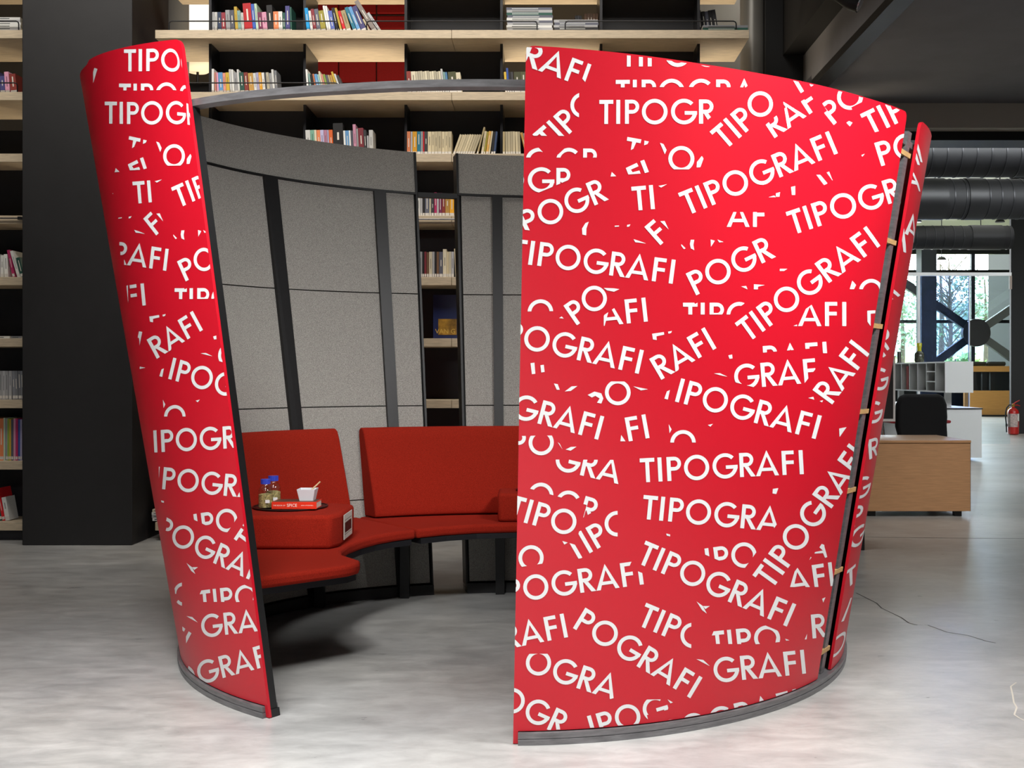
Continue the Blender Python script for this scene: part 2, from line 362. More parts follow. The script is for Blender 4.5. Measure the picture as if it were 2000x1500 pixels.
def book_mesh(xl, z, wd, ht, dp, cname, lean, side, Yf, label, strip=True, face=None):
    """standing book, pivot on its lower corner; lean>0 leans its head to the left, <0 to the right"""
    a = radians(lean); px = xl if a >= 0 else xl+wd
    def T(p):
        x, y, zz = p[0]-px, p[1], p[2]-z
        return (px+x*cos(a)-zz*sin(a), y, z+x*sin(a)+zz*cos(a))
    t = min(.0025, wd*.22)
    ov = MB()
    ov.box(xl, xl+wd, Yf, Yf+t, z, z+ht).box(xl, xl+t, Yf+t, Yf+dp, z, z+ht).box(xl+wd-t, xl+wd, Yf+t, Yf+dp, z, z+ht)
    ov.v = [T(p) for p in ov.v]
    jit = random.choice((.86,.93,1.,1.05)); o = ov.build('book', mcol(tuple(min(255,v*jit) for v in CN[cname])), loc=(xl+wd/2, Yf+dp/2, z))
    tag(o, label, 'book', side)
    pg = MB().box(xl+t, xl+wd-t, Yf+t, Yf+dp-.004, z+.003, z+ht-.004); pg.v = [T(p) for p in pg.v]; pg.build('page_block', M['paper'], o)
    if strip and wd > .017:
        lum = sum(CN[cname])/3
        tm = mcol((222,216,204) if lum < 150 else tuple(int(v*.62) for v in CN[cname]))
        k0 = random.uniform(.3,.5); k1 = random.uniform(.68,.88)
        s = MB().box(xl+wd*.4, xl+wd*.6, Yf-.0006, Yf+.0002, z+ht*k0, z+ht*k1); s.v = [T(p) for p in s.v]; s.build('spine_title', tm, o)
    if strip and wd > .008:
        s = MB().box(xl+.001, xl+wd-.001, Yf-.0005, Yf+.0002, z+.008, z+.03); s.v = [T(p) for p in s.v]; s.build('spine_label', mcol((214,210,204)), o)
    return o
def row(x0, shelf, items, place, Yf=8.475, group=None, rev=False, sc=None):
    """items (width_px, height_px, colour, lean_deg), set side by side from x0 (picture px at the shelf front)"""
    s = Yf/F; z = RZ[shelf]+.0006; x = XX(x0, Yf); done = []; pos = []
    if rev: items = items[::-1]
    for it in items:
        wpx, hpx, cn, ln = (list(it)+[0])[:4]
        wd, ht, a = wpx*s, hpx*s, radians(abs(ln))
        for pw, ph, pa, pb in done:
            xn = pb+pw/cos(pa)+.0018
            if a > pa: xn += min(ph*cos(pa)+pw*sin(pa), ht*cos(a))*(tan(a)-tan(pa))
            x = max(x, xn)
        pos.append((x, wd, ht, cn, ln)); done.append((wd, ht, a, x))
    X0 = XX(x0, Yf); k = 0
    if rev:
        pos = [(2*X0-x-wd, wd, ht, cn, ln) for x, wd, ht, cn, ln in pos][::-1]
    for x, wd, ht, cn, ln in pos:
        dp = min(.19, max(.12, ht*.8))
        book_mesh(x, z, wd, ht, dp, cn, -abs(ln) if rev else abs(ln), 'books '+place, Yf+random.uniform(0,.008), '%s book, %s from the left %s' % (cn, ORD[k], place)); k += 1
A = 'on the top shelf right of the column'
row(414.3, 1, [(4,41,'light grey'),(5.2,41,'white',),(7,41,'navy',2),(7.5,40,'maroon',2),(8,45,'light grey',3),(8,45,'slate grey',3),(5.5,52,'yellow',4),(6,44,'pale teal',4),(5,40,'white',4),
 (15.5,58,'scarlet',5),(5.8,57,'blue',5),(4.6,58,'pale green',5),(8,41,'plum',5),(8.5,41,'pink',5),(11,55,'black',4),(9.5,42,'orange',2),(7.4,42,'white',2),(5,40,'dark green',2),(8.4,53,'purple',1.5),(3,51,'dark green',1.5)], A)
row(599.5, 1, [(6.2,49,'cyan',6),(4.8,44,'white',7),(6,47,'maroon',8),(7.4,47,'slate grey',8),(9.6,44,'olive',8),(3.6,54,'white',10),(3.6,54,'white',10),(7.6,44,'periwinkle',10),(5.6,50,'black',12),(4,50,'yellow',14),(5.4,44,'scarlet',16),
 (8.6,45,'tan',17),(6.6,53,'teal',21),(6.4,54,'sky blue',22),(9.4,55,'violet',23),(3.4,30,'cream',28),(8.4,72,'warm grey',32),(5,46,'light grey',34)], 'on the top shelf before the red screen')
B = 'on the second shelf right of the column'
row(413.3, 2, [(4.2,50,'white'),(3.2,43,'salmon',2),(3.4,43,'pink',3),(8.4,43,'sky blue',3),(5,42,'salmon',3),(6.6,43,'yellow',3),(4,49,'white',4),(3.2,49,'white',4),(7,43,'light grey',4),(3.4,49,'white',4),(8.6,43,'dark green',4),(7.4,43,'brown red',4),(9.4,42,'ochre',5),
 (5.2,42,'white',5),(5,43,'lilac',5),(5,43,'amber',5),(5,43,'white',5),(3,43,'charcoal',5),(5,43,'ivory',5),(5,42,'light grey',5),(4,49,'white',5),(4.5,47,'steel grey',4)], B)
row(600, 2, [(3.4,49,'white',4),(3.4,41,'pale teal',8),(4,40,'black',9),(3.2,41,'orange',10),(5,40,'sky blue',11),(3,40,'pale teal',11),(3.4,46,'ivory',12),(3.4,40,'salmon',13),(3.6,40,'lime',14),(4,39,'slate grey',14),(3,39,'tan',15),(4.4,39,'ochre',16),(3.4,46,'yellow',18),(3.2,42,'white',20),(4,40,'charcoal',22)], 'in the second row below the red screen')
row(796, 2, [(8,45,'brown red',3),(8.6,45,'ivory',4)]+[(4,45+(i%3)*.6,'ivory',5) for i in range(11)]+[(3.6,50,'white',6),(3.6,44,'pale teal',7),(3.6,44,'sky blue',7),(15,44,'olive green',5),(8.4,43,'ivory',5)], 'in the second row above the header bar')
row(987, 2, [(4.4,44,'yellow',4),(3.8,52,'blue',4),(4,44,'black',4),(4,44,'charcoal',4),(12,44,'olive green',2),(12,44,'olive green',2),(12,44,'olive green',2)], 'in the second row at the right panel edge')
C3 = 'in the third row above the felt wall'
row(598.5, 3, [(9,50,'white',3),(7.6,50,'mint',3),(4,50,'ivory',3),(6.6,50,'orange',3),(6.4,50,'lilac',3),(6.2,50,'pink',3),(3,50,'lilac',3),(7,50,'bright orange',3),(19,63,'black',2),(3.6,49,'white',3),(6.6,49,'sky blue',3),(2.8,49,'white',3),(4.4,49,'slate grey',3),(5.6,61,'pink',3),(3.4,53,'light grey',3),(10,54,'maroon',3),(5,50,'charcoal',3),(3,39,'light grey',2),(7.6,50,'white',1)], C3)
row(795, 3, [(6.4,47,'orange'),(3.4,47,'light grey'),(8.4,47,'amber'),(7,47,'teal'),(3.6,47,'light grey'),(2.4,47,'scarlet'),(6,47,'charcoal')]+[(5.8 if i % 3 else 6.8,47,'cream') for i in range(7)], 'in the third row, upright group')
row(967, 3, [(4,43,'cream',20) for i in range(9)]+[(3.2,57,'tan',15),(4.6,48,'cream',9),(3,47,'olive',9),(4.6,48,'ochre',8),(3,48,'cream',8),(4.4,47,'black',6),(3.6,47,'navy',6)], 'of the leaning group in the third row', rev=True)
row(982, 3, [(4.2,47,'tan'),(4.4,47,'cream',1),(4.4,47,'cream',1),(4.4,47,'cream',1),(4.4,47,'cream',1),(4.4,47,'cream',2),(4.4,47,'cream',2),(4.6,46,'ochre',14),(3.6,45,'light grey',14),(3.6,45,'light grey',14)], 'in the third row beside the right panel')
row(413, 3, [(9,62,'yellow'),(5,45,'white'),(6,45,'navy'),(8,47,'maroon'),(5,45,'light grey'),(7,46,'black'),(6,58,'plum'),(7,44,'charcoal')], 'on the third shelf behind the felt')
D = 'seen through the narrow gap, fourth shelf'
row(813.5, 4, [(7,46,'white'),(4,46,'light grey'),(4,36,'black'),(8,46,'slate grey'),(3.6,46,'ivory'),(5,36,'charcoal'),(5,48,'magenta'),(3.4,46,'light grey'),(5.6,47,'plum'),(6,46,'brown red'),(8,46,'ochre'),(8.4,46,'amber'),(5,46,'cream')], D)
row(817.5, 5, [(7,51,'light grey'),(3.4,51,'black'),(3.8,51,'maroon'),(4.4,50,'brown'),(6,51,'ivory'),(4,51,'light grey'),(3.4,51,'black'),(4.4,51,'brown'),(7,51,'slate grey'),(7,56,'ivory'),(3.6,51,'cream'),(4.4,51,'ivory'),(5,51,'light grey'),(5,57,'cream',3)], 'seen through the narrow gap, fifth shelf')
E1 = 'left of the column, fifth shelf'
row(-30, 5, [(7,46,'white'),(7,45,'light grey'),(8,46,'white'),(7,46,'light grey'),(6,44,'white'),(7,46,'white',2),(5,55,'magenta',12),(5.5,54,'white',16),(7,40,'dark green',14)], E1)
row(-26, 7, [(5.6,56,'light grey') for i in range(8)]+[(5.2,56,'steel grey',2) for i in range(4)], 'of the grey set left of the column')
row(-30, 8, [(6,80,'teal'),(6,82,'olive'),(6,80,'plum'),(8,84,'brown'),(8.6,82,'orange'),(3,83,'pale green'),(3.4,82,'light grey'),(3,82,'lime'),(3.4,81,'yellow'),(4,80,'slate grey'),(4,82,'pink'),(4,82,'magenta'),(3.4,80,'blue'),(3.6,80,'lilac'),(3,80,'charcoal')], 'of the tall row left of the column')
row(-34, 9, [(7,52,'white',6),(8,58,'charcoal',8),(8,60,'black',10),(7,62,'dark green',12),(5.4,64,'scarlet',12),(8.4,46,'white',10)], 'of the leaning row left of the column')
row(-20, 2, [(10,44,'navy'),(8,44,'violet',),(9,36,'violet',3),(8.4,44,'pink',4),(12,40,'brown red',6)], 'left of the column, second shelf')

# flat stacks of magazines
def stack(x0, x1, shelf, cols, place, tpx=5, Yf=8.47, dp=.2):
    s = Yf/F; z = RZ[shelf]+.0006
    for i, c in enumerate(cols):
        t = tpx*s*random.uniform(.9, 1.08); j = random.uniform(-.004, .004)
        a, bx = XX(x0,Yf)+j, XX(x1,Yf)+j
        ov = MB().box(a, bx, Yf, Yf+dp, z, z+.0012).box(a, bx, Yf, Yf+dp, z+t-.0012, z+t).box(a, bx, Yf, Yf+.0012, z+.0012, z+t-.0012)
        o = ov.build('magazine', mcol(CN[c]), loc=((a+bx)/2, Yf+dp/2, z))
        tag(o, '%s magazine, %s from the bottom %s' % (c, ORD[i], place), 'magazine', 'magazines '+place)
        MB().box(a+.0015, bx-.002, Yf+.0012, Yf+dp-.002, z+.0012, z+t-.0012).build('page_block', M['paper'], o)
        MB().box(a+(bx-a)*.12, a+(bx-a)*.7, Yf-.0006, Yf+.0002, z+t*.35, z+t*.65).build('spine_title', mcol((200,204,200) if sum(CN[c]) < 400 else (90,96,92)), o)
        z += t+.0003
stack(990, 1079, 1, ['dark green','light grey','white','light grey','slate grey','white','slate grey','dark green','light grey','slate grey'], 'of the taller stack above the right panel')
stack(1082, 1168, 1, ['teal','charcoal','light grey','slate grey','light grey'], 'of the lower stack above the right panel')
stack(1372, 1460, 1, ['light grey','dark green','steel grey'], 'of the stack at the right shelf end')
stack(-30, 40, 1, ['white','light grey','white','white','light grey','white'], 'of the white stack left of the column')
stack(674, 727, 1, ['light grey','ivory'], 'lying under the leaning books', tpx=4, Yf=8.62, dp=.11)
stack(297, 330, 9, ['white','light grey','white','ivory'], 'on the lowest shelf right of the column', tpx=5.5)
stack(-20, 20, 6, ['white'], 'lying on the left shelf', tpx=5); stack(21, 42, 6, ['steel grey'], 'lying beside the column', tpx=5)
row(1367, 1, [(6,60,'charcoal',4)], 'behind the stack at the shelf end', Yf=8.68)
row(1376, 1, [(6,58,'black',6),(6,58,'slate grey',7),(7,60,'black',8),(7,62,'charcoal',9)], 'behind the right end stack', Yf=8.68)
row(1128, 1, [(4,50,'charcoal',6) for i in range(3)]+[(5,54,'brown') for i in range(5)], 'upright behind the lower stack', Yf=8.68)
# upright art book with a plain painted cover
ab = tag(MB().box(XX(846,8.5), XX(893,8.5), 8.50, 8.525, RZ[6]+.0006, RZ[6]+86*8.5/F).build('art_book', mcol((28,40,84), .4), bevel=.001), 'large art book with dark blue and ochre cover facing out in the gap', 'book')
MB().box(XX(856,8.5), XX(892,8.5), 8.4985, 8.5, RZ[6]+.03, RZ[6]+.15).build('cover_picture', mat('ochre_blue_brush', (150,112,36), .5, var=.6, vscale=14), ab)

# ------------------------------------------------------------------ the booth
X0, Y0, A0, BF, BB, K = -.136, 5.409, 1.513, 1.616, 1.148, .1633
def sf(th, H, o=0.):
    t = radians(th); k = K*H+o; return (X0+(A0+k)*cos(t), Y0+((BB if sin(t) > 0 else BF)+k)*sin(t), H)
def interp(tab, x):
    if x <= tab[0][0]: return tab[0][1]
    for (a, va), (b_, vb) in zip(tab, tab[1:]):
        if x <= b_: return va+(vb-va)*(x-a)/(b_-a)
    return tab[-1][1]
# angles: 0 = right, 90 = back, 180 = left, 235.6 = left opening edge, 272 = right panel edge (front), 323.5 / 328.5 side gap
HT = [(-32,2.232),(-21,2.246),(0,2.33),(30,2.43),(60,2.51),(102,2.585),(110,2.58),(158,2.62),(180,2.56),(211.4,2.441),(213.3,2.447),(216,2.438),(220,2.423),(223.4,2.41),(228,2.393),(232,2.3785),(234,2.371),(236,2.363),
      (272,2.2472),(278.6,2.2389),(281.9,2.2344),(288.8,2.2244),(295.4,2.2185),(301,2.2173),(307.2,2.2163),(313.5,2.2175),(322,2.2265),(324,2.226),(330,2.232)]
RING = .043
booth = empty('meeting_booth', (X0, Y0, 0))
tag(booth, 'round red meeting booth printed with white words, grey felt inside and red bench', 'booth')
def frange(a, b_, st):
    n = max(1, int(math.ceil(abs(b_-a)/st))); return [a+(b_-a)*i/n for i in range(n+1)]
def sheet(t0, t1, hb, ht, o0, o1, step=2., extra=(), skew=None):
    """curved shell between angles, hb/ht functions of angle, o0 outer offset, o1 inner offset"""
    ts = sorted(set(frange(t0, t1, step)) | set(extra)); b_ = MB(); vs = []
    for t in ts:
        l, h_ = hb(t), ht(t); ta, tb = (skew(t,l), skew(t,h_)) if skew else (t, t)
        vs += [sf(ta,l,o0), sf(tb,h_,o0), sf(tb,h_,o1), sf(ta,l,o1)]
    fs = []
    for i in range(len(ts)-1):
        for k in range(4): fs.append((i*4+k, i*4+(k+1)%4, i*4+4+(k+1)%4, i*4+4+k))
    n = (len(ts)-1)*4; fs += [(3,2,1,0), (n,n+1,n+2,n+3)]
    b_.add(vs, [tuple(reversed(f)) for f in fs]); return b_
def panel(t0, t1, flap=None, skew=None):
    r = .028
    def top(t):
        h_ = interp(HT, t); rad = 1.95
        for e in (t0, t1):
            d = abs(t-e)*pi/180*rad
            if d < r: h_ -= r-sqrt(max(0, r*r-(r-d)**2))
        return h_
    def bot(t):
        if flap is not None and abs(t-flap) < .62: return .003
        return RING+.004
    ex = [t0+.1,t0+.25,t0+.45,t0+.8,t1-.1,t1-.25,t1-.45,t1-.8]
    if flap is not None: ex += [flap+.61*(1 if flap == t0 else -1), flap+.63*(1 if flap == t0 else -1)]
    o = sheet(t0, t1, bot, top, 0, -.012, 1.5, ex, skew).build('outer_panel', M['red'], booth, smooth=30)
    return o
TL0, TL1 = 110.4, 235.6
TR0, TR1 = 271.3, 323.1
TB0, TB1 = -31.0, 102.4
RSK = .56
def skew_r(t, h_): return t+RSK*h_*(TR1-t)/(TR1-TR0)
pL = panel(TL0, TL1, TL1); pL['label'] = 'red lettered panel left of the opening'
pR = panel(TR0, TR1, TR0, skew_r); pR['label'] = 'large red lettered front panel right of the opening'
pB = panel(TB0, TB1); pB['label'] = 'red lettered panel behind the side gap'
# base rings
for t0, t1 in ((TL0, TL1-.62), (TR0+.62-360, TB1)):
    c = lambda v: (lambda t: v)
    sheet(t0, t1, c(0), c(.0205), .016, -.06, 2.).build('base_ring', M['grey_steel'], booth, smooth=30)
    sheet(t0, t1, c(.0205), c(.0225), .008, -.06, 2.).build('ring_groove', M['felt_back'], booth, smooth=30)
    sheet(t0, t1, c(.0225), c(RING), .013, -.06, 2.).build('base_ring', M['grey_steel'], booth, smooth=30)
    sheet(t0+6.5 if t0 < 0 else t0, t1 if t0 < 0 else t1-9., c(0), c(.055), -.062, -.14, 2.).build('inner_kick_ring', M['black_steel'], booth, smooth=30)
# header bar over the opening and the ring behind the panels
c = lambda v: (lambda t: v)
HH = lambda t: interp([(110,2.17),(236,2.175),(255,2.158),(272,2.153),(324,2.15)], t)
sheet(234.6, 330.0, lambda t: HH(t)-.022, HH, -.02, -.068, 1.5).build('header_bar', M['grey_steel'], booth, smooth=30)

# interior felt lining
FT = [(-32,2.19),(0,2.30),(30,2.41),(60,2.50),(90,2.575),(102,2.583),(110,2.578),(158,2.618),(180,2.5),(200,2.28),(215,2.13),(236,2.1),(272,2.12),(324,2.18)]
OI = -.109
def post(t, wdeg, h0, h1, o0, o1, name='rib_post', m='black_steel', parent=None):
    b_ = MB(); a, e = t-wdeg/2, t+wdeg/2
    ps = [sf(a,h0,o0),sf(e,h0,o0),sf(e,h0,o1),sf(a,h0,o1),sf(a,h1,o0),sf(e,h1,o0),sf(e,h1,o1),sf(a,h1,o1)]
    b_.add(ps, [(0,3,2,1),(4,5,6,7),(0,1,5,4),(1,2,6,5),(2,3,7,6),(3,0,4,7)])
    return b_.build(name, M[m], parent or booth)
JH = [.061, .541, 1.062, 1.717]
def lining(cols, t0, t1):
    for i in range(len(cols)-1):
        a, e = cols[i]+.12, cols[i+1]-.12
        for j in range(4):
            lo = (lambda j: (lambda t: JH[j]+.003))(j)
            hi = (lambda j: (lambda t: JH[j+1]-.003))(j) if j < 3 else (lambda t: interp(FT,t)-.264)
            if j == 3 and interp(FT, a)-.275 < 1.75: continue
            sheet(a, e, lo, hi, OI-.012, OI, 2.).build('felt_panel', M['felt'], booth, smooth=30)
    sheet(t0, t1, lambda t: interp(FT,t)-.262, lambda t: interp(FT,t)-.25, OI-.02, OI+.03, 2.).build('hoop_rail', M['black_steel'], booth, smooth=30)
    sheet(t0+.3, t1-.3, lambda t: interp(FT,t)-.247, lambda t: interp(FT,t), OI-.006, OI+.006, 2.).build('felt_band', M['felt'], booth, smooth=30)
    sheet(t0, t1, lambda t: .06, lambda t: interp(FT,t)-.262, OI+.001, OI+.012, 3.).build('backing_sheet', M['felt_back'], booth, smooth=30)
lining([111.0, 118.1, 141.8, 165.4, 189, 212, 225.5], 110.4, 226.)
lining([-29.5, -1, 22.5, 46.5, 70.5, 94.6, 101.8], -30.6, 102.4)
lining([278.0, 298, 321.5], 277.5, 322.6)
for t in (118.1, 141.8, 165.4, 189, 212): post(t, 3.0 if t > 130 else 2.4, .0, interp(FT,t)-.262, OI-.034, OI+.0)
for t in (-1, 22.5, 46.5, 70.5, 94.6): post(t, 2.0, .0, interp(FT,t)-.262, OI-.034, OI+.0)
post(298, 2.0, 0, interp(FT,298)-.262, OI-.034, OI)
# edge posts at the openings and the rear slot
post(234.9, 1.1, .0, 2.15, -.013, -.046, 'edge_post'); post(273.6, 1.3, .0, 2.125, -.013, -.05, 'edge_post')
post(234.9, 1.4, .0, .03, -.012, -.052, 'post_foot')
for t in (110.5, 102.3): post(t, .45, .04, interp(FT,t)-.0, .002, OI-.014, 'slot_post')
post(106.4, 7.8, interp(FT,106)-.28, interp(FT,106)-.25, OI-.02, OI+.02, 'hoop_bridge')
# side gap: steel posts and ply spacers
post(324.6, 1.2, .0, 2.14, -.03, -.10, 'side_post'); post(326.9, 1.6, .0, 2.18, -.018, -.095, 'side_post', 'grey_steel')
post(326.2, 3.4, .0, 2.1, -.105, -.11, 'gap_backing', 'felt_back')
for h_ in (2.095, 1.76, 1.434, 1.10, .787, .463, .14):
    post(326.0, 4.8, h_-.009, h_+.009, -.014, -.03, 'ply_spacer', 'ply')

# ---- bench
seat_z0, seat_z1 = .40, .45
def wallpt(t, z, o=-.125): p = sf(t, z, o); return (p[0], p[1])
s1 = [(-1.19,4.35),(-.86,4.645),(-.805,4.70),(-.778,4.76),(-.785,4.83),(-.835,4.90),(-.885,4.975),(-.912,5.09),(-.908,5.27),(-.868,5.44),(-.814,5.575),(-.745,5.675),(-.652,5.77)]
tj = 128.
s1 += [wallpt(t, .45) for t in frange(tj, 222., 3.)]
MB().prism(s1, seat_z0, seat_z1).build('seat_cushion', M['wool'], booth, smooth=50, bevel=.016, seg=3)
s2 = [(-.648,5.776),(-.52,5.875),(-.36,5.955),(-.139,6.0),(.08,5.955),(.24,5.875),(.37,5.77)]
s2 += [wallpt(t, .45) for t in frange(52., tj-.3, 3.)]
MB().prism(s2, seat_z0, seat_z1).build('seat_cushion', M['wool'], booth, smooth=50, bevel=.016, seg=3)
s3 = [(.375,5.765),(.47,5.66),(.54,5.55),(.6,5.4),(.62,5.2),(.60,5.0),(.55,4.85)]+[wallpt(t, .45) for t in frange(-38., 51.6, 3.)]
MB().prism(s3, seat_z0, seat_z1).build('seat_cushion', M['wool'], booth, smooth=50, bevel=.016, seg=3)
for q in (s1, s2, s3):
    n = len(q); cx = sum(p[0] for p in q)/n; cy = sum(p[1] for p in q)/n
    MB().prism([(cx+(x-cx)*.965, cy+(y-cy)*.965) for x, y in q], .372, .3995).build('seat_frame', M['dark_steel'], booth)
for t in (214., 190., 165.4, 141.8, 118.1, 94.6, 70.5, 46.5, 22.5, -1, -24.):
    p = sf(t, .2, -.2); MB().box(p[0]-.025, p[0]+.025, p[1]-.025, p[1]+.025, 0, .3715).build('bench_leg', M['black_steel'], booth)
def backrest(t0, t1):
    prof = [(-.128,.455),(-.128,.90),(-.135,.93),(-.15,.944),(-.17,.944),(-.19,.93),(-.203,.88),(-.232,.70),(-.258,.52),(-.26,.47),(-.25,.456)]
    ts = frange(t0, t1, 2.); vs = []; n = len(prof)
    for i, t in enumerate(ts):
        for o_, z in prof: vs.append(sf(t, z, o_))
    fs = [(i*n+k, i*n+(k+1)%n, (i+1)*n+(k+1)%n, (i+1)*n+k) for i in range(len(ts)-1) for k in range(n)]
    fs += [tuple(range(n-1,-1,-1)), tuple((len(ts)-1)*n+k for k in range(n))]
    return MB().add(vs, [tuple(reversed(f)) for f in fs]).build('backrest', M['wool'], booth, smooth=50, bevel=.022, seg=3)
backrest(132.6, 206.); backrest(58., 126.2); backrest(-18., 51.)
# side blocks used as tables
bl = [(-.968,5.112),(-.935,5.18),(-.93,5.545),(-1.02,5.60),(-1.42,5.60),(-1.42,5.10)]
MB().prism(bl, .4505, .605).build('side_block', M['wool'], booth, smooth=50, bevel=.018, seg=3)
MB().prism([(-.245,6.05),(.18,6.05),(.2,6.33),(-.25,6.33)], .4505, .605).build('side_block', M['wool'], booth, smooth=50, bevel=.018, seg=3)
# picture card on the block
cd = MB().add([(-.9275,5.235,.475),(-.9275,5.455,.475),(-.9275,5.455,.59),(-.9275,5.235,.59),(-.9255,5.235,.475),(-.9255,5.455,.475),(-.9255,5.455,.59),(-.9255,5.235,.59)],
   [(0,3,2,1),(4,5,6,7),(0,1,5,4),(1,2,6,5),(2,3,7,6),(3,0,4,7)]).build('picture_card', mcol((210,206,196)), booth)
MB().box(-.9255,-.9250,5.26,5.43,.505,.552).build('card_photo', mat('dark_photo_print', (52,24,20), .5, var=.7, vscale=40), cd)
MB().box(-.9255,-.9250,5.255,5.435,.496,.498).build('card_line', mcol((40,36,36)), cd); MB().box(-.9255,-.9250,5.255,5.435,.562,.564).build('card_line', mcol((40,36,36)), cd)

# ------------------------------------------------------------------ printed words on the panels
def arc(cx, cy, r0, r1, a0, a1, n):
    out = []
    for i in range(n):
        p, q = radians(a0+(a1-a0)*i/n), radians(a0+(a1-a0)*(i+1)/n)
        out.append([(cx+r0*cos(p),cy+r0*sin(p)),(cx+r1*cos(p),cy+r1*sin(p)),(cx+r1*cos(q),cy+r1*sin(q)),(cx+r0*cos(q),cy+r0*sin(q))])
    return out
def R4(x0,y0,x1,y1): return [(x0,y0),(x1,y0),(x1,y1),(x0,y1)]
W_ = .165
GL = {
 'T': [R4(0,1-W_,.6,1), R4(.22,0,.38,1-W_)], 'I': [R4(0,0,W_,1)],
 'P': [R4(0,0,W_,1), R4(W_,1-W_+.01,.31,1), R4(W_,.42,.31,.42+W_-.01)]+arc(.31,.71,.14,.29,-90,90,10),
 'O': arc(.53,.5,.375,.53,0,360,32),
 'G': arc(.53,.5,.375,.53,44,352,28)+[R4(.56,.37,1.06,.52)],
 'R': [R4(0,0,W_,1), R4(W_,1-W_+.01,.30,1), R4(W_,.42,.30,.42+W_-.01)]+arc(.30,.71,.14,.29,-90,90,10)+[[(.20,.42),(.38,.42),(.66,0),(.46,0)]],
 'A': [[(0,0),(.175,0),(.48,.80),(.48,1.06)], [(.785,0),(.96,0),(.48,1.06),(.48,.80)], [(.25,.2),(.71,.2),(.66,.335),(.30,.335)]],
 'F': [R4(0,0,W_,1), R4(W_,1-W_+.01,.5,1), R4(W_,.44,.48,.59)],
}
WORD = 'TIPOGRAFI'; ADV = [0, .73, 1.10, 1.81, 3.01, 4.15, 4.82, 5.92, 6.62]; LW = [.6,.165,.6,1.06,1.06,.66,.96,.5,.165]
CAP = 47.
# (first letter, last letter, anchor letter, u, v of its lower left corner, angle, extra clip (axis, sign, value))
ART = [
 (0,4,0,1215,130,0,None),(0,6,0,1203,203,0,('v',-1,170.6)),(5,8,8,1130,167,-20,None),(3,5,0,943,337,0,('v',-1,307.7)),(0,3,2,1110,262,43,('v',-1,265.3),('u',-1,1129)),
 (3,5,0,890,375,0,None),(2,3,0,1588,276,38,None),(5,7,6,1538,252,34,None),(0,2,0,1700,266,26,None),(2,3,2,1720,325,17,None),(0,1,0,1555,187,32,None),
 (0,1,0,1238,412,5,None),(6,8,7,1225,632,6,('u',1,1180)),(2,3,2,1127,636,35,None),(3,3,3,1030,633,0,('v',-1,608)),(0,3,0,1333,638,0,('v',-1,614)),
 (6,8,7,1611,637,0,None),(5,8,5,1493,723,4,('v',-1,690)),(4,7,5,1489,756,5,None),(5,8,7,1363,700,30,None),(3,3,3,1182,790,0,('v',1,745)),
 (2,3,3,1032,888,0,('v',1,851)),(4,6,5,1133,928,-13,('v',1,898)),(3,5,0,944,960,-16,None),(3,3,3,1308,888,0,('v',-1,864)),(2,3,0,928,1117,2,None),
 (0,3,2,1167,1072,30,('u',-1,1206)),(2,8,5,1134,1158,8,None),(1,3,0,1348,1123,8,None),(0,3,0,1391,1281,6,('v',-1,1258)),(0,3,0,1243,1220,-23,('u',-1,1350)),
 (3,6,0,940,1283,-18,('v',1,1277)),(3,5,0,890,1345,-24,None),(1,4,0,1126,1453,16,('v',1,1366)),(1,8,5,1444,1420,14,None),(5,5,5,1586,1247,5,None),
 (6,8,7,1590,1150,8,('v',-1,1146)),(3,3,3,1676,593,0,('v',-1,565)),(3,3,3,1306,334,0,('v',-1,331)),(7,7,7,1290,479,41,None),(6,7,6,1418,443,0,('v',1,414)),
 (0,5,0,1170,242,0,None),(0,3,0,1416,293,41,None),(2,5,0,982,478,23,None),(0,5,0,1549,459,18,None),(0,8,0,1342,421,22.4,None),(2,5,0,1312,599,25.6,None),
 (0,8,0,997,512,-7.6,None),(2,8,0,936,661,-12.5,None),(0,8,0,1462,669,36.4,None),(4,8,5,1049,827,-15,None),(1,8,0,1284,775,-15,None),(5,8,5,1624,790,53,None),
 (7,8,7,1228,862,10,None),(0,8,0,1251,942,2.9,None),(0,6,0,1252,1013,-5.5,None),(0,3,2,1039,1025,-16,None),(0,8,0,1242,1098.6,-23,None),(0,8,0,1508,1151,54,None),
 (4,8,5,1450,1328,6,None),(2,8,0,1075,1200,-31,None),(5,8,7,1070,1252,11,None),
]
# small left-over scraps of clipped letters (artwork units)
def cz(ox, oy, s, pts): return [(ox+x/s, oy+y/s) for x, y in pts]
SCR = []
for pts in ([(620,563),(702,578),(697,600),(616,585)],[(648,590),(672,594),(655,632),(640,640)],[(720,585),(745,590),(738,605),(718,612)],[(810,598),(830,605),(848,640),(838,665)],[(1020,742),(1022,710),(1050,675),(1060,690),(1042,740)],
            [(610,745),(675,715),(685,735),(640,755)],[(640,755),(650,770),(625,783),(610,745)],[(650,770),(690,760),(697,778),(625,783)],[(695,705),(718,697),(745,768),(722,775)],[(520,795),(527,768),(553,793)],[(810,1057),(835,1055),(858,1105)],
            [(350,1100),(370,1068),(390,1060),(376,1100)],[(350,1100),(376,1100),(375,1140),(352,1135)],[(545,1083),(570,1082),(570,1088),(545,1090)],[(618,1078),(637,1075),(630,1088),(616,1090)],[(655,1162),(688,1172),(728,1187),(665,1180)],
            [(930,1190),(955,1215),(945,1220),(930,1200)],[(980,1190),(985,1165),(1005,1165),(1000,1195)],[(980,1190),(1000,1195),(1005,1225),(985,1215)],[(1100,1163),(1125,1170),(1102,1205)],[(1140,1163),(1175,1177),(1150,1180)],[(800,850),(850,840),(815,860)]):
    SCR.append(cz(1020,80,3,pts))
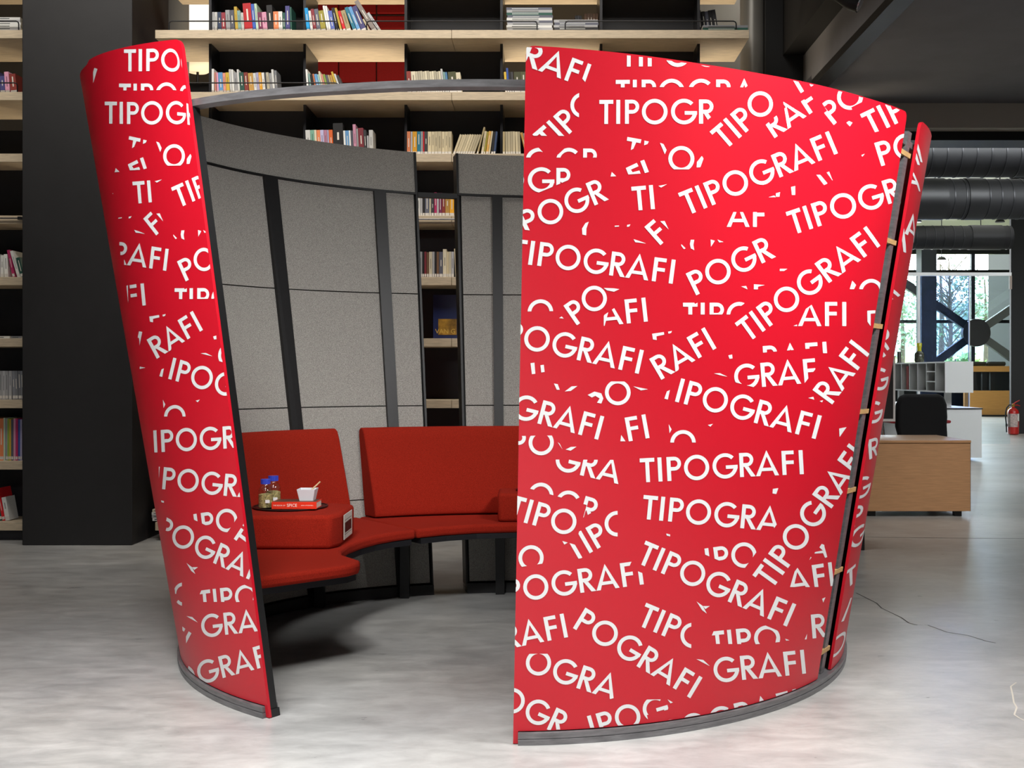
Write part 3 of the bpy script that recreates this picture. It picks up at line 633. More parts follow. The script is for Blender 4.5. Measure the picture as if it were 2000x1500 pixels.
for pts in ([(585,605),(608,605),(650,655),(630,665)],[(645,592),(660,586),(680,640)],[(300,735),(335,725),(345,735)],[(345,712),(370,705),(366,732),(345,732)],[(435,675),(460,670),(460,722),(440,722)],[(845,490),(865,483),(850,500)],[(775,290),(795,300),(780,322),(760,300)],[(140,1258),(170,1255),(178,1275)],[(216,1245),(280,1250),(240,1260),(240,1275),(216,1275)],[(370,1155),(415,1155),(395,1168),(370,1168)],[(790,1225),(812,1250),(800,1275),(775,1275)]):
    SCR.append(cz(1400,140,3,pts))
for pts in ([(245,568),(268,572),(280,605),(262,605)],[(310,615),(350,585),(385,583),(345,612)],[(445,635),(485,615),(490,640),(470,650)],[(485,615),(525,625),(515,655),(490,640)],[(525,625),(537,655),(525,685),(500,680),(515,655)],[(710,583),(755,592),(795,600),(755,607)],[(635,905),(640,868),(665,905)],[(915,805),(932,835),(920,858)],
            [(820,275),(888,265),(890,280),(845,290)],[(820,275),(845,290),(847,312),(825,308)],[(912,263),(935,258),(930,270),(915,275)],[(107,447),(130,445),(135,510),(115,512)],[(165,460),(185,458),(190,500),(170,503)],[(890,655),(905,612),(922,605),(910,660)],[(1145,810),(1175,803),(1160,820)],[(268,912),(280,920),(297,955)],[(315,955),(345,940),(380,938),(345,962)],[(275,185),(290,175),(303,188)],[(540,8),(600,10),(632,15),(600,30),(560,22)],[(1180,508),(1215,506),(1260,527),(1225,520)],[(900,1447),(922,1450),(922,1462),(905,1458)]):
    SCR.append(cz(1000,560,3,pts))
for pts in ([(1028,140),(1080,137),(1078,155),(1050,158)],[(1028,140),(1050,158),(1050,230),(1030,205)],[(215,402),(238,397),(240,420),(222,422)],[(685,652),(715,645),(720,662)],[(750,670),(770,665),(765,678)],[(480,1185),(512,1180),(500,1215),(478,1212)],[(862,830),(907,822),(865,880)],[(600,230),(622,222),(622,232)]):
    SCR.append(cz(1350,560,3,pts))
for pts in ([(1325,232),(1345,240),(1345,290),(1308,258)],[(1345,250),(1368,330),(1350,335),(1335,300)],[(1272,303),(1275,292),(1335,280),(1340,300)],[(1235,350),(1245,325),(1250,332)],[(413,655),(460,690),(490,745),(455,720)],[(460,690),(512,690),(480,712)],[(1200,932),(1218,890),(1215,930)],[(1330,635),(1357,625),(1340,665)],[(990,945),(1000,900),(1022,930),(1020,945)],[(1058,925),(1090,937),(1065,940)],[(413,1078),(465,1085),(513,1130),(450,1098)],[(190,157),(217,163),(217,178),(196,172)],[(200,1372),(240,1395),(222,1402)]):
    SCR.append(cz(1250,1000,3.75,pts))

def half(poly, a, b_, c_):     # keep a*x+b*y <= c
    out = []; n = len(poly)
    for i in range(n):
        p, q = poly[i], poly[(i+1)%n]; dp, dq = a*p[0]+b_*p[1]-c_, a*q[0]+b_*q[1]-c_
        if dp <= 0: out.append(p)
        if (dp < 0 and dq > 0) or (dp > 0 and dq < 0):
            t = dp/(dp-dq); out.append((p[0]+(q[0]-p[0])*t, p[1]+(q[1]-p[1])*t))
    return out
def parea(p): return abs(sum(p[i][0]*p[(i+1)%len(p)][1]-p[(i+1)%len(p)][0]*p[i][1] for i in range(len(p))))/2 if len(p) > 2 else 0
def subtract(poly, rect):      # rect: list of (a,b,c) inside half-planes
    out = []; cur = poly
    for a, b_, c_ in rect:
        o = half(cur, -a, -b_, -c_)
        if parea(o) > .4: out.append(o)
        cur = half(cur, a, b_, c_)
        if parea(cur) < .01: break
    return out
def layout(skip_after=None):
    words = []
    for i0, i1, an, u, v, ang, *clips in ART:
        ca, sa = cos(radians(ang)), sin(radians(ang))
        ou, ov = u-ADV[an]*CAP*ca, v+ADV[an]*CAP*sa
        P = lambda x, y: (ou+CAP*(x*ca-y*sa), ov-CAP*(x*sa+y*ca))
        pcs = []
        for i in range(i0, i1+1):
            for g in GL[WORD[i]]: pcs.append([P(ADV[i]+x, y) for x, y in g])
        x0, x1, y0, y1 = ADV[i0]-.2, ADV[i1]+LW[i1]+.2, -.3, 1.42
        cor = [P(x0,y0), P(x1,y0), P(x1,y1), P(x0,y1)]; hp = []
        mx, my = sum(p[0] for p in cor)/4, sum(p[1] for p in cor)/4
        for k in range(4):
            (xa,ya),(xb,yb) = cor[k], cor[(k+1)%4]; a, b_ = yb-ya, xa-xb; c_ = a*xa+b_*ya
            if a*mx+b_*my > c_: a, b_, c_ = -a, -b_, -c_
            hp.append((a, b_, c_))
        rad = CAP*(x1-x0)/2+60
        for wd in words:
            if abs(wd[1][0]-mx) > rad+wd[2] or abs(wd[1][1]-my) > rad+wd[2]: continue
            wd[0] = [q for p in wd[0] for q in subtract(p, hp)]
        for clip in clips:
            if not clip: continue
            ax, sg, val = clip
            h3 = {('v',-1):(0,1,val),('v',1):(0,-1,-val),('u',-1):(1,0,val),('u',1):(-1,0,-val)}[(ax,sg)]
            pcs = [q for q in (half(p, *h3) for p in pcs) if parea(q) > .4]
        words.append([pcs, (mx, my), rad])
    return [w_[0] for w_ in words if w_[0]]
WORDS = layout()
CTR = [-65.1794,4.2531,.762,.29,.0959,.0143,27.0251,5.8837,2.5844,1.2383,.1497,5.8422,6.5346,5.5593,1.14,6.8634,11.7337,4.0472,9.0422,6.9825,4.6126]
CHR = [1.1968,-1.1998,-.0732,-.0086,-.0021,-.0001,-.0026,-.1107,-.0481,-.023,-.0033,-.0022,-.1052,-.0861,-.0209,-.0148,-.0949,-.0549,-.005,-.0474,.0097]
CTL = [-134.3209,-13.6956,-7.2058,-8.3426,-5.5518,25.8844,22.4389,38.9791,35.2334,-16.7885,-60.9608,-83.9283,32.0428,88.9081,-35.2983]
CHL = [1.1922,-1.3125,-.1535,-.0849,-.0497,.0047,.2033,.2966,.2512,-.0137,-.292,-.4241,.0484,.2421,-.0058]
def poly2(ct, ch, n, u, v):
    k = 0; a = h_ = 0.
    for i in range(n+1):
        for j in range(n+1-i):
            t = u**i*v**j; a += ct[k]*t; h_ += ch[k]*t; k += 1
    return a+360, h_
def map_right(u, v): return poly2(CTR, CHR, 5, (u-1400)/400, (v-760)/700)
def map_left(u, v):
    x = 205+.84*(u-1170); y = v-.081*(v-242)
    return poly2(CTL, CHL, 4, (x-350)/200, (y-760)/700)
def print_words(parent, mp, t0, t1, u_ok, words, scraps, step=9., slant=0.):
    def emit(pcs, nm='printed_word'):
        b_ = MB()
        for p in pcs:
            us = [q[0] for q in p]; k0, k1 = int(math.floor(min(us)/step)), int(math.ceil(max(us)/step))
            for k in range(k0, k1):
                s_ = half(half(p, 1, 0, (k+1)*step), -1, 0, -k*step)
                if parea(s_) < .05 or not all(u_ok(*q) for q in s_): continue
                th = [mp(*q) for q in s_]
                th = half(half(th, 1, 0, t1-.03), -1, slant, -(t0+.03))
                if len(th) < 3: continue
                tm = sum(q[0] for q in th)/len(th)
                th = half(half(th, 0, 1, interp(HT, tm)-.004), 0, -1, -(RING+.006))
                if len(th) < 3: continue
                b_.add([sf(a, h_, .0009) for a, h_ in th], [tuple(range(len(th)))])
        if b_.f: return b_.build(nm, M['white_print'], parent)
    for pcs in words: emit(pcs)
    if scraps:
        o = emit(scraps, 'printed_scraps'); o['kind'] = 'stuff'
print_words(pR, map_right, TR0, TR1, lambda u, v: 985 < u < 1800 and 60 < v < 1470, WORDS, SCR, slant=RSK)
def lok(u, v):
    x = 205+.84*(u-1170); y = v-.081*(v-242)
    return 176+185*(y-128)/1160 < x < 360+182*(y-80)/1312 and 60 < y < 1420
print_words(pL, map_left, 195., TL1, lok, WORDS, SCR)
# lettering strip on the panel behind the side gap
def map_strip(u, v):
    xl = 1803-183*(v-236)/1088; return -31.+(u-xl)*STK, 2.231-(v-236)*.002023
STK = .3
strip = [('T',1787,318,28),('I',1802,304,28),('A',1772,368,24),('A',1770,448,2),('I',1768,482,8),('R',1742,580,35),('I',1728,690,38),('P',1736,676,38),('G',1704,758,12),('G',1690,822,8),('R',1700,894,4),('G',1664,970,2),('P',1664,1026,2),('G',1660,1074,2),('T',1652,1156,4),('I',1642,1222,-32),('O',1613,1292,0)]
sw = []
for ch, u, v, ang in strip:
    if ch not in GL: continue
    ca, sa = cos(radians(ang)), sin(radians(ang))
    sw.append([[(u+CAP*.9*(x*ca-y*sa), v-CAP*.9*(x*sa+y*ca)) for x, y in g] for g in GL[ch]])
print_words(pB, map_strip, TB0, -12., lambda u, v: True, sw, [])

# ------------------------------------------------------------------ things on the side blocks
TZ = .6065
def tray(cx, cy, r, label):
    o = tag(MB().lathe([(r*.96,0),(r,.003),(r,.007),(r*.96,.0075),(r*.955,.004)], (cx,cy,TZ), 48).build('serving_tray', M['tray'], smooth=40, loc=(cx,cy,TZ)), label, 'tray'); return o
tray(-1.215, 5.415, .178, 'round black tray under the bottles and red book on the left block')
tray(-.02, 6.2, .13, 'round black tray on the right block at the panel edge')
def bottle(cx, cy, z, label, s=1.):
    o = empty('spice_bottle', (cx,cy,z)); tag(o, label, 'bottle', 'blue capped bottles on the tray')
    p = [(.026,0),(.0355,.004),(.037,.012),(.037,.082),(.034,.098),(.024,.112),(.018,.119),(.018,.132)]
    MB().lathe([(r*s,h_*s) for r,h_ in p], (cx,cy,z), 28).build('glass_body', M['clear'], o, smooth=60)
    MB().lathe([(.024*s,.003*s),(.0345*s,.006*s),(.0345*s,.07*s),(.02*s,.075*s)], (cx,cy,z), 24).build('spice_filling', M['seeds'], o, smooth=40)
    b_ = MB(); n = 36; 
    vs = []
    for zz in (.124,.148): vs += [(cx+(.0245 if k % 2 else .0235)*s*cos(2*pi*k/n), cy+(.0245 if k % 2 else .0235)*s*sin(2*pi*k/n), z+zz*s) for k in range(n)]
    b_.add(vs, [tuple(range(n-1,-1,-1)), tuple(range(n,2*n))]+[(k,(k+1)%n,(k+1)%n+n,k+n) for k in range(n)])
    b_.build('screw_cap', M['blue_cap'], o)
    MB().box(cx+.008*s, cx+.03*s, cy-.0385*s, cy-.0365*s, z+.03*s, z+.046*s).build('bottle_label', mcol((236,236,236)), o)
zt = TZ+.0045
bottle(-1.315, 5.335, zt, 'front spice bottle with blue screw cap, nearest the left block edge', .93)
bottle(-1.30, 5.425, zt, 'rear spice bottle with blue screw cap, behind the front bottle', .98)
bk = empty('spice_book', (-1.17, 5.36, TZ+.0078)); tag(bk, 'orange red book about spice lying on the black tray', 'book')
bx0, bx1, by0, by1, bz0, bz1 = -1.272, -1.062, 5.275, 5.40, TZ+.0078, TZ+.0405
MB().box(bx0,bx1,by0,by1,bz0,bz0+.003).box(bx0,bx1,by0,by1,bz1-.003,bz1).box(bx0,bx1,by0,by0+.003,bz0+.003,bz1-.003).build('cover', M['spice_red'], bk)
MB().box(bx0+.003,bx1-.002,by0+.003,by1-.003,bz0+.003,bz1-.003).build('page_block', M['paper'], bk)
MB().box(bx0+.005,bx1-.005,by0+.01,by1-.005,bz1,bz1+.0006).build('cover_picture', mat('dark_cover_print', (86,62,48), .4, var=.6, vscale=60), bk)
def text(name, body, size, loc, m, parent, align='LEFT', rot=(pi/2,0,0)):
    cu = bpy.data.curves.new(name, 'FONT'); cu.body = body; cu.size = size; cu.align_x = align; cu.align_y = 'CENTER'; cu.resolution_u = 3
    o = bpy.data.objects.new(name, cu); COL.objects.link(o)
    dg = bpy.context.evaluated_depsgraph_get(); me = bpy.data.meshes.new_from_object(o.evaluated_get(dg)); bpy.data.objects.remove(o)
    me.materials.clear(); me.materials.append(m)
    q = bpy.data.objects.new(name, me); COL.objects.link(q); pl = WL[parent.name]
    q.location = (loc[0]-pl[0], loc[1]-pl[1], loc[2]-pl[2]); q.rotation_euler = rot; q.parent = parent; WL[q.name] = tuple(loc)
    return q
zc_ = (bz0+bz1)/2
text('spine_lettering', 'THE BOOK OF', .0088, (bx0+.007,by0-.0006,zc_), mcol((246,240,230)), bk)
text('spine_lettering', 'SPICE', .020, (bx0+.071,by0-.0006,zc_), mcol((246,240,230)), bk)
text('spine_lettering', "JOHN O'CONNELL", .0068, (bx0+.138,by0-.0006,zc_), mcol((246,240,230)), bk)
text('cover_lettering', 'VAN G', .05, (XX(850,8.5),8.4978,RZ[6]+.055), mcol((206,170,80)), ab)
# white cup with stick, standing on the book
cu_ = empty('plastic_cup', (-1.118, 5.345, bz1+.0006)); tag(cu_, 'square translucent white cup with wooden stick standing on the red book', 'cup')
cx, cy, z0 = -1.118, 5.345, bz1+.0008
def ring4(hw, z): return [(cx-hw,cy-hw,z),(cx+hw,cy-hw,z),(cx+hw,cy+hw,z),(cx-hw,cy+hw,z)]
vs = ring4(.032,z0)+ring4(.043,z0+.055)+ring4(.041,z0+.055)+ring4(.031,z0+.003)
fs = [(3,2,1,0)]+[(a*4+k,a*4+(k+1)%4,a*4+4+(k+1)%4,a*4+4+k) for a in range(3) for k in range(4)]+[(12,13,14,15)]
MB().add(vs, fs).build('cup_body', M['frosted'], cu_, bevel=.002)
MB().tube([(cx-.02,cy-.01,z0+.012),(cx+.06,cy+.0,z0+.088)], .0035, 6).build('stir_stick', M['stick'], cu_)
sv = empty('pepper_pot', (.045-.14, 6.16, TZ+.0045)); tag(sv, 'small brass topped glass jar on the right block tray', 'jar')
MB().lathe([(.02,0),(.024,.004),(.024,.04),(.018,.05)], (-.095,6.16,TZ+.0045), 16).build('glass_body', M['clear'], sv, smooth=50)
MB().lathe([(.018,.05),(.02,.052),(.02,.066),(.012,.07)], (-.095,6.16,TZ+.0045), 16).build('lid', M['brass'], sv, smooth=50)

# ------------------------------------------------------------------ right-hand hall
# ducts
def duct(Y, ytop, ybot, x0, x1, label, collars, step):
    r = (ybot-ytop)*Y/F/2; z = ZZ((ytop+ybot)/2, Y); a, e = XX(x0,Y), XX(x1,Y)
    o = empty('ventilation_duct', (a, Y, z)); tag(o, label, 'duct', 'black ventilation ducts')
    n = 28
    def cyl(xa, xb, rr):
        vs = [(x, Y+rr*cos(2*pi*k/n), z+rr*sin(2*pi*k/n)) for x in (xa, xb) for k in range(n)]
        return MB().add(vs, [tuple(range(n)), tuple(range(2*n-1,n-1,-1))]+[((k+1)%n,k,k+n,(k+1)%n+n) for k in range(n)])
    cyl(a, e, r).build('duct_body', M['duct'], o, smooth=40)
    x = a+.02
    while x < e-.03:
        px_ = PX+F*x/Y
        if not any(c0 < px_ < c1 for c0, c1 in collars): cyl(x, x+.012, r+.006).build('spiral_seam', M['duct_seam'], o, smooth=40)
        x += step
    for c0, c1 in collars: cyl(XX(c0,Y), XX(c1,Y), r+.012).build('sleeve', M['black_steel'], o, smooth=40)
    for xx in (a+(e-a)*.35, a+(e-a)*.8): MB().tube([(xx,Y,z+r),(xx,Y,5.6)], .008, 6).build('hanger_rod', M['wire'], o)
    return o
duct(12.0, 262, 346, 1690, 2080, 'nearest black spiral duct high on the right below the beam', [], .155)
duct(14.6, 350, 428, 1690, 2080, 'middle black duct with smooth sleeves below the nearest duct', [(1770,1840),(1881,1916)], .15)
duct(20.5, 441, 487, 1690, 1972, 'farthest black duct just above the bright windows', [(1892,1954)], .17)
# far window wall with braces
YWN = 36.0
wn = struct(empty('window_1', (XX(1840,YWN), YWN, 0)), 'glazed end wall with dark mullions and cross bracing')
def wbar(x0, x1, y0, y1, m='navy', Y=YWN, name='mullion', d=.12):
    MB().box(XX(x0,Y), XX(x1,Y), Y, Y+d, ZZ(y1,Y), ZZ(y0,Y)).build(name, M[m], wn)
wbar(1560, 2120, 486, 496, 'black_steel'); wbar(1560, 2120, 527, 532.5, 'black_steel'); wbar(1560, 2120, 625, 631, 'black_steel'); wbar(1560, 2120, 716, 720, 'black_steel')
for xx in (1640, 1720, 1901, 2075): wbar(xx-3.5, xx+3.5, 496, 760, 'navy')
wbar(1560, 2120, 720, 805, 'black_paint', name='spandrel')
wbar(1400, 2200, 420, 486, 'black_paint', name='lintel')
for x0, x1 in ((1560,1636.5),(1643.5,1716.5),(1723.5,1897.5),(1904.5,2071.5),(2078.5,2120)):
    for y0, y1 in ((496,527),(532.5,625),(631,716)):
        MB().box(XX(x0,YWN), XX(x1,YWN), YWN+.05, YWN+.06, ZZ(y1,YWN), ZZ(y0,YWN)).build('pane', M['pane'], wn)
YX = 34.8
br = empty('cross_brace', (XX(1905,YX), YX, ZZ(650,YX))); tag(br, 'dark steel cross brace with round hub disc before the far window', 'brace')
hx, hy, hz = at(1905.5, 650, YX)
MB().add([(hx+27*YX/F*cos(2*pi*k/40), yy, hz+27*YX/F*sin(2*pi*k/40)) for yy in (YX-.1, YX+.1) for k in range(40)],
   [tuple(range(40)), tuple(range(79,39,-1))]+[((k+1)%40,k,k+40,(k+1)%40+40) for k in range(40)]).build('hub_disc', mat('slate_hub', (74,70,72), .5), br, smooth=40)
for (xa, ya), mm in (((1745,538),'navy'),((2050,552),'band'),((1800,727),'navy'),((2050,750),'band')):
    p0 = at(1905.5, 650, YX); p1 = at(xa, ya, YX); d = sqrt((p1[0]-p0[0])**2+(p1[2]-p0[2])**2); ux, uz = (p1[0]-p0[0])/d, (p1[2]-p0[2])/d; hw = 7.5*YX/F
    q = [(p0[0]+ux*.3-uz*hw, p0[2]+uz*.3+ux*hw), (p0[0]+ux*.3+uz*hw, p0[2]+uz*.3-ux*hw), (p1[0]+uz*hw, p1[2]-ux*hw), (p1[0]-uz*hw, p1[2]+ux*hw)]
    MB().prism_y(q, YX-.08, YX+.08).build('brace_arm', mat('grey_brace', (128,128,124), .5) if mm == 'band' else M['navy'], br)
def hall_column(x0, x1, Y, z1, label, m='black_paint', d=.5):
    return tag(MB().box(XX(x0,Y), XX(x1,Y), Y, Y+d, 0, z1).build('steel_column', M[m], bevel=.01), label, 'column')
hall_column(1800, 1829.5, 33.6, 5.6, 'dark navy steel column before the far window glazing', 'navy')
hall_column(1975, 2040, 23.35, 5.6, 'black column at the right edge behind the fire extinguisher', d=.1)
# glass partition with white rail
YP = 19.6
gp = empty('glass_partition', (XX(1750,YP), YP, 0)); tag(gp, 'glass partition with white top rail and blue tinted pane', 'partition')
MB().box(XX(1690,YP), XX(1974,YP), YP-.04, YP+.04, ZZ(539,YP), ZZ(532.5,YP)).build('top_rail', M['white_frame'], gp)
for xa in (1794,): MB().box(XX(xa-2,YP), XX(xa+2,YP), YP-.03, YP+.03, 0, ZZ(539,YP)).build('white_stile', M['white_frame'], gp)
MB().box(XX(1892,YP), XX(1893.5,YP), YP-.02, YP+.02, 0, ZZ(539,YP)).build('glass_joint', M['white_frame'], gp)
MB().box(XX(1690,YP), XX(1792,YP), YP-.006, YP+.006, 0.02, ZZ(539,YP)).build('glass_pane', M['pane'], gp)
MB().box(XX(1796,YP), XX(1892,YP), YP-.006, YP+.006, 0.02, ZZ(539,YP)).build('glass_pane', M['pane_blue'], gp)
MB().box(XX(1893.5,YP), XX(1973,YP), YP-.006, YP+.006, 0.02, ZZ(539,YP)).build('glass_pane', M['pane'], gp)
tag(MB().box(XX(1971.5,23.3), XX(1976,23.3), 23.27, 23.345, ZZ(565,23.3), ZZ(539,23.3)).build('wall_speaker', mat('pink_grey_plastic', (196,176,166), .6), bevel=.01), 'narrow pale sign box on the right black column', 'sign')
# orange counters
Yc = 32.5
oc = empty('oak_counter', (XX(1930,Yc), Yc, 0)); tag(oc, 'orange oak counter with open shelf gap beside the far window', 'counter')
MB().box(XX(1884,Yc), XX(1974,Yc), Yc, Yc+.1, .05, ZZ(763,Yc)).build('front_board', M['orange_wood'], oc)
MB().box(XX(1884,Yc), XX(1974,Yc), Yc-.02, Yc+.6, 0, .05).build('toe_kick', M['black_paint'], oc)
MB().box(XX(1890,Yc), XX(1974,Yc), Yc, Yc+.5, ZZ(726,Yc), ZZ(715,Yc)).build('upper_board', M['orange_wood'], oc)
for xx in (1902, 1924, 1940): MB().box(XX(xx,Yc), XX(xx+9,Yc), Yc+.2, Yc+.3, ZZ(763,Yc), ZZ(726,Yc)).build('support', M['black_paint'], oc)
for xx, lb_ in ((1891,'left dark bench cushion above the orange counter'),(1929,'right dark bench cushion above the orange counter')):
    MB_ = MB().box(XX(xx,Yc+.1), XX(xx+37,Yc+.1), Yc+.1, Yc+.4, ZZ(714.8,Yc), ZZ(706,Yc)); tag(MB_.build('bench_cushion', mat('dark_olive_leather', (62,60,52), .5), bevel=.06, seg=3), lb_, 'cushion', 'dark bench cushions')
# fire extinguisher
YE = 22.9; ex, ez = XX(1979, YE), 0
fe = empty('fire_extinguisher', (ex, YE, 0)); tag(fe, 'red fire extinguisher standing on the floor beside the black column', 'extinguisher')
MB().lathe([(.09,0.005),(.105,.02),(.11,.04),(.11,.46),(.1,.50),(.06,.535),(.03,.55),(.03,.57)], (ex,YE,0), 28).build('cylinder', M['ext_red'], fe, smooth=50)
MB().lathe([(.028,.57),(.03,.58),(.03,.62),(.02,.625)], (ex,YE,0), 14).build('valve', M['brass'], fe, smooth=40)
MB().tube([(ex,YE,.62),(ex+.05,YE,.66),(ex+.13,YE,.70)], [.014,.012,.008], 8).build('lever', M['ext_red'], fe)
MB().tube([(ex+.02,YE,.60),(ex+.08,YE,.605),(ex+.14,YE,.585)], [.014,.012,.008], 8).build('carry_handle', M['ext_red'], fe)
MB().tube([(ex-.02,YE,.60),(ex-.08,YE,.605),(ex-.13,YE,.55),(ex-.155,YE,.45),(ex-.155,YE,.33),(ex-.14,YE,.22),(ex-.135,YE,.05)], .014, 8).build('hose', M['black_steel'], fe, smooth=60)
MB().tube([(ex-.138,YE,.22),(ex-.136,YE,.17)], .022, 8).build('nozzle_clip', M['black_steel'], fe)
nl = 16
def wrap(t0, t1, z0, z1, rr): return MB().add([(ex+rr*cos(radians(t0+(t1-t0)*i/nl)), YE+rr*sin(radians(t0+(t1-t0)*i/nl)), z) for z in (z0, z1) for i in range(nl+1)], [(i,i+1,i+nl+2,i+nl+1) for i in range(nl)])
wrap(180, 300, .16, .43, .1108).build('instruction_label', mat('extinguisher_label_print', (190,170,164), .5, var=.4, vscale=26), fe)
wrap(296, 352, .28, .43, .1112).build('white_label', mcol((236,234,230)), fe)
# front wooden credenza
Y1 = 9.8
cr = empty('credenza', (XX(1800,Y1), Y1, 0)); tag(cr, 'low brown oak credenza on black feet right of the booth', 'credenza')
xa, xb = XX(1664,Y1), XX(1896,Y1); zt_ = ZZ(860,Y1)
MB().box(xa, xb, Y1-.01, Y1+.85, zt_-.022, zt_).build('top_board', M['brown_wood'], cr, bevel=.002)
MB().box(xa+.003, xb-.003, Y1, Y1+.84, .05, zt_-.0225).build('body', M['brown_wood'], cr, bevel=.002)
MB().box(xb-.003, xb, Y1+.002, Y1+.84, .05, zt_-.0225).build('edge_strip', M['black_steel'], cr)
for fx in (xa+.05, XX(1700,Y1), xb-.12):
    for fy in (Y1+.05, Y1+.7): MB().box(fx, fx+.06, fy, fy+.06, 0, .0495).build('foot', M['black_steel'], cr)
tag(MB().box(XX(1600,7.95), XX(1689,7.95), 7.95, 8.3, 0, .42).build('floor_box', M['black_paint'], bevel=.004), 'low black box on the floor behind the booth beside the credenza', 'box')
# office chair behind it
YC = 11.6
ch = empty('office_chair', (XX(1800,YC), YC, 0)); tag(ch, 'black upholstered office chair with slim red armrests behind the credenza', 'chair')
cx = XX(1799,YC); hw = .26
prof = [(-.24,.62),(-.262,.70),(-.262,.80),(-.255,.93),(-.225,1.01),(-.17,1.035),(.17,1.035),(.225,1.01),(.255,.93),(.262,.80),(.255,.72),(.262,.60),(.24,.50),(-.24,.50)]
MB().prism_y([(cx+x, z) for x, z in prof], YC-.05, YC+.05).build('backrest', M['black_fabric'], ch, bevel=.03, seg=3, smooth=50)
MB().box(cx-.25, cx+.25, YC+.05, YC+.5, .42, .5).build('seat', M['black_fabric'], ch, bevel=.03, seg=3)
for s_ in (-1, 1):
    MB().tube([(cx+s_*.24,YC+.02,.745),(cx+s_*.30,YC+.02,.75),(cx+s_*.31,YC+.3,.75)], .016, 8).build('armrest', mat('red_arm_pad', (170,40,48), .5), ch)
    MB().tube([(cx+s_*.31,YC+.3,.745),(cx+s_*.28,YC+.3,.45)], .014, 8).build('arm_support', M['chrome'], ch)
MB().tube([(cx,YC+.25,.43),(cx,YC+.25,.08)], .03, 10).build('gas_column', M['chrome'], ch)
for k in range(5):
    a = 2*pi*k/5; MB().tube([(cx,YC+.25,.1),(cx+.28*cos(a),YC+.25+.28*sin(a),.06)], [.03,.018], 8).build('base_arm', M['black_steel'], ch)
    MB().lathe([(.028,0.002),(.03,.02),(.028,.055)], (cx+.28*cos(a),YC+.25+.28*sin(a),0), 10).build('castor', M['black_steel'], ch)
# framed dark screen beside the booth edge
YD = 11.0
mo = empty('framed_screen', (XX(1720,YD), YD, 0)); tag(mo, 'dark screen in white frame standing behind the credenza next to the booth', 'screen')
MB().box(XX(1640,YD), XX(1744,YD), YD-.006, YD+.02, ZZ(818,YD), ZZ(699,YD)).build('dark_panel', mcol((30,26,26), .4), mo)
for x0, x1, y0, y1 in ((1636,1748,695,699),(1636,1748,818,823),(1744,1748,699,818),(1636,1640,699,818)):
    MB().box(XX(x0,YD), XX(x1,YD), YD-.012, YD+.026, ZZ(y1,YD), ZZ(y0,YD)).build('frame_bar', M['white_frame'], mo)
for xx in (1660, 1722): MB().box(XX(xx,YD), XX(xx+3,YD), YD, YD+.014, 0, ZZ(823,YD)).build('stand_leg', M['steel'] if 'steel' in M else M['grey_steel'], mo)
# white desk with raised cabinet
Y2 = 16.0
wd_ = empty('white_desk', (XX(1890,Y2), Y2, 0)); tag(wd_, 'white office desk with grey topped side panel in the far hall', 'desk')
xb2 = XX(1918,Y2); xa2 = XX(1790,Y2)
MB().box(xa2, xb2+.01, Y2, Y2+3.5, ZZ(799,Y2), ZZ(796.8,Y2)).build('table_top', M['white_lam'], wd_)
MB().box(xa2+.25, xb2, Y2+.01, Y2+.6, .05, ZZ(799.2,Y2)).build('end_panel', M['white_lam'], wd_)
MB().box(xa2+.25, xb2, Y2+3.0, Y2+3.55, .05, ZZ(799.2,Y2)).build('end_panel', M['white_lam'], wd_)
for fy in (Y2+.1, Y2+3.3): MB().box(xb2-.35, xb2-.2, fy, fy+.1, 0, .0495).build('foot', M['black_steel'], wd_)
MB().box(xa2, xb2+.011, Y2-.004, Y2, ZZ(799.2,Y2), ZZ(797,Y2)).build('edge_strip', M['black_steel'], wd_)
Y3 = 16.4
cb = empty('raised_cabinet', (XX(1873,Y3), Y3, ZZ(767,Y3))); tag(cb, 'white raised open cabinet on posts above the white desk', 'cabinet')
xf, xg = XX(1846,Y3), XX(1901,Y3); zl, zh = ZZ(767,Y3), ZZ(706,Y3); ye = Y3+3.1
MB().box(xf, xg, Y3, Y3+.02, zl, zh).build('end_panel', M['white_lam'], cb)
MB().box(xf, xg, Y3+.02, ye, zh-.02, zh).build('top_panel', M['white_lam'], cb); MB().box(xf, xg, Y3+.02, ye, zl, zl+.02).build('bottom_panel', M['white_lam'], cb)
MB().box(xg-.02, xg, Y3+.02, ye, zl+.0205, zh-.0205).build('rear_panel', M['white_lam'], cb)
for k in range(1, 8): MB().box(xf, xg-.0205, Y3+.4*k, Y3+.4*k+.02, zl+.0205, zh-.0205).build('partition', M['white_lam'], cb)
for zz in (.15, .30): MB().box(xf, xg-.0205, Y3+.4205, Y3+.7995, zl+zz, zl+zz+.015).build('shelf', M['white_lam'], cb)
for yy in (Y3+.3, Y3+2.5): MB().box(XX(1862,Y3), XX(1873,Y3), yy, yy+.08, ZZ(796.8,Y2), zl-.0005).build('post', M['white_lam'], cb)
MB().box(xf-.01, xf+.0, Y3+2.42, ye, zl+.03, zh-.03).build('dark_door', mat('dark_green_door', (52,52,40), .6), cb)
tag(MB().box(xf+.03, xf+.26, Y3+1.63, Y3+1.72, zl+.0215, zl+.36).build('ring_binder', mcol((190,170,60)), bevel=.004), 'yellow ring binder in the white raised cabinet', 'binder')
tag(MB().box(xf+.03, xf+.24, Y3+1.76, Y3+1.85, zl+.0215, zl+.40).build('ring_binder', mcol((176,40,40)), bevel=.004), 'red ring binder in the white raised cabinet', 'binder')
tag(MB().lathe([(.14,0),(.15,.02),(.13,.10),(.07,.14)], (xf+.2, Y3+1.0, zl+.0215), 20).build('felt_hat', M['black_fabric'], smooth=50), 'black rounded bag lying in the white raised cabinet', 'bag')
va = empty('glass_vase', (XX(1808,17.6), 17.6, zh)); tag(va, 'clear glass vase with yellow neck on the white cabinet', 'vase')
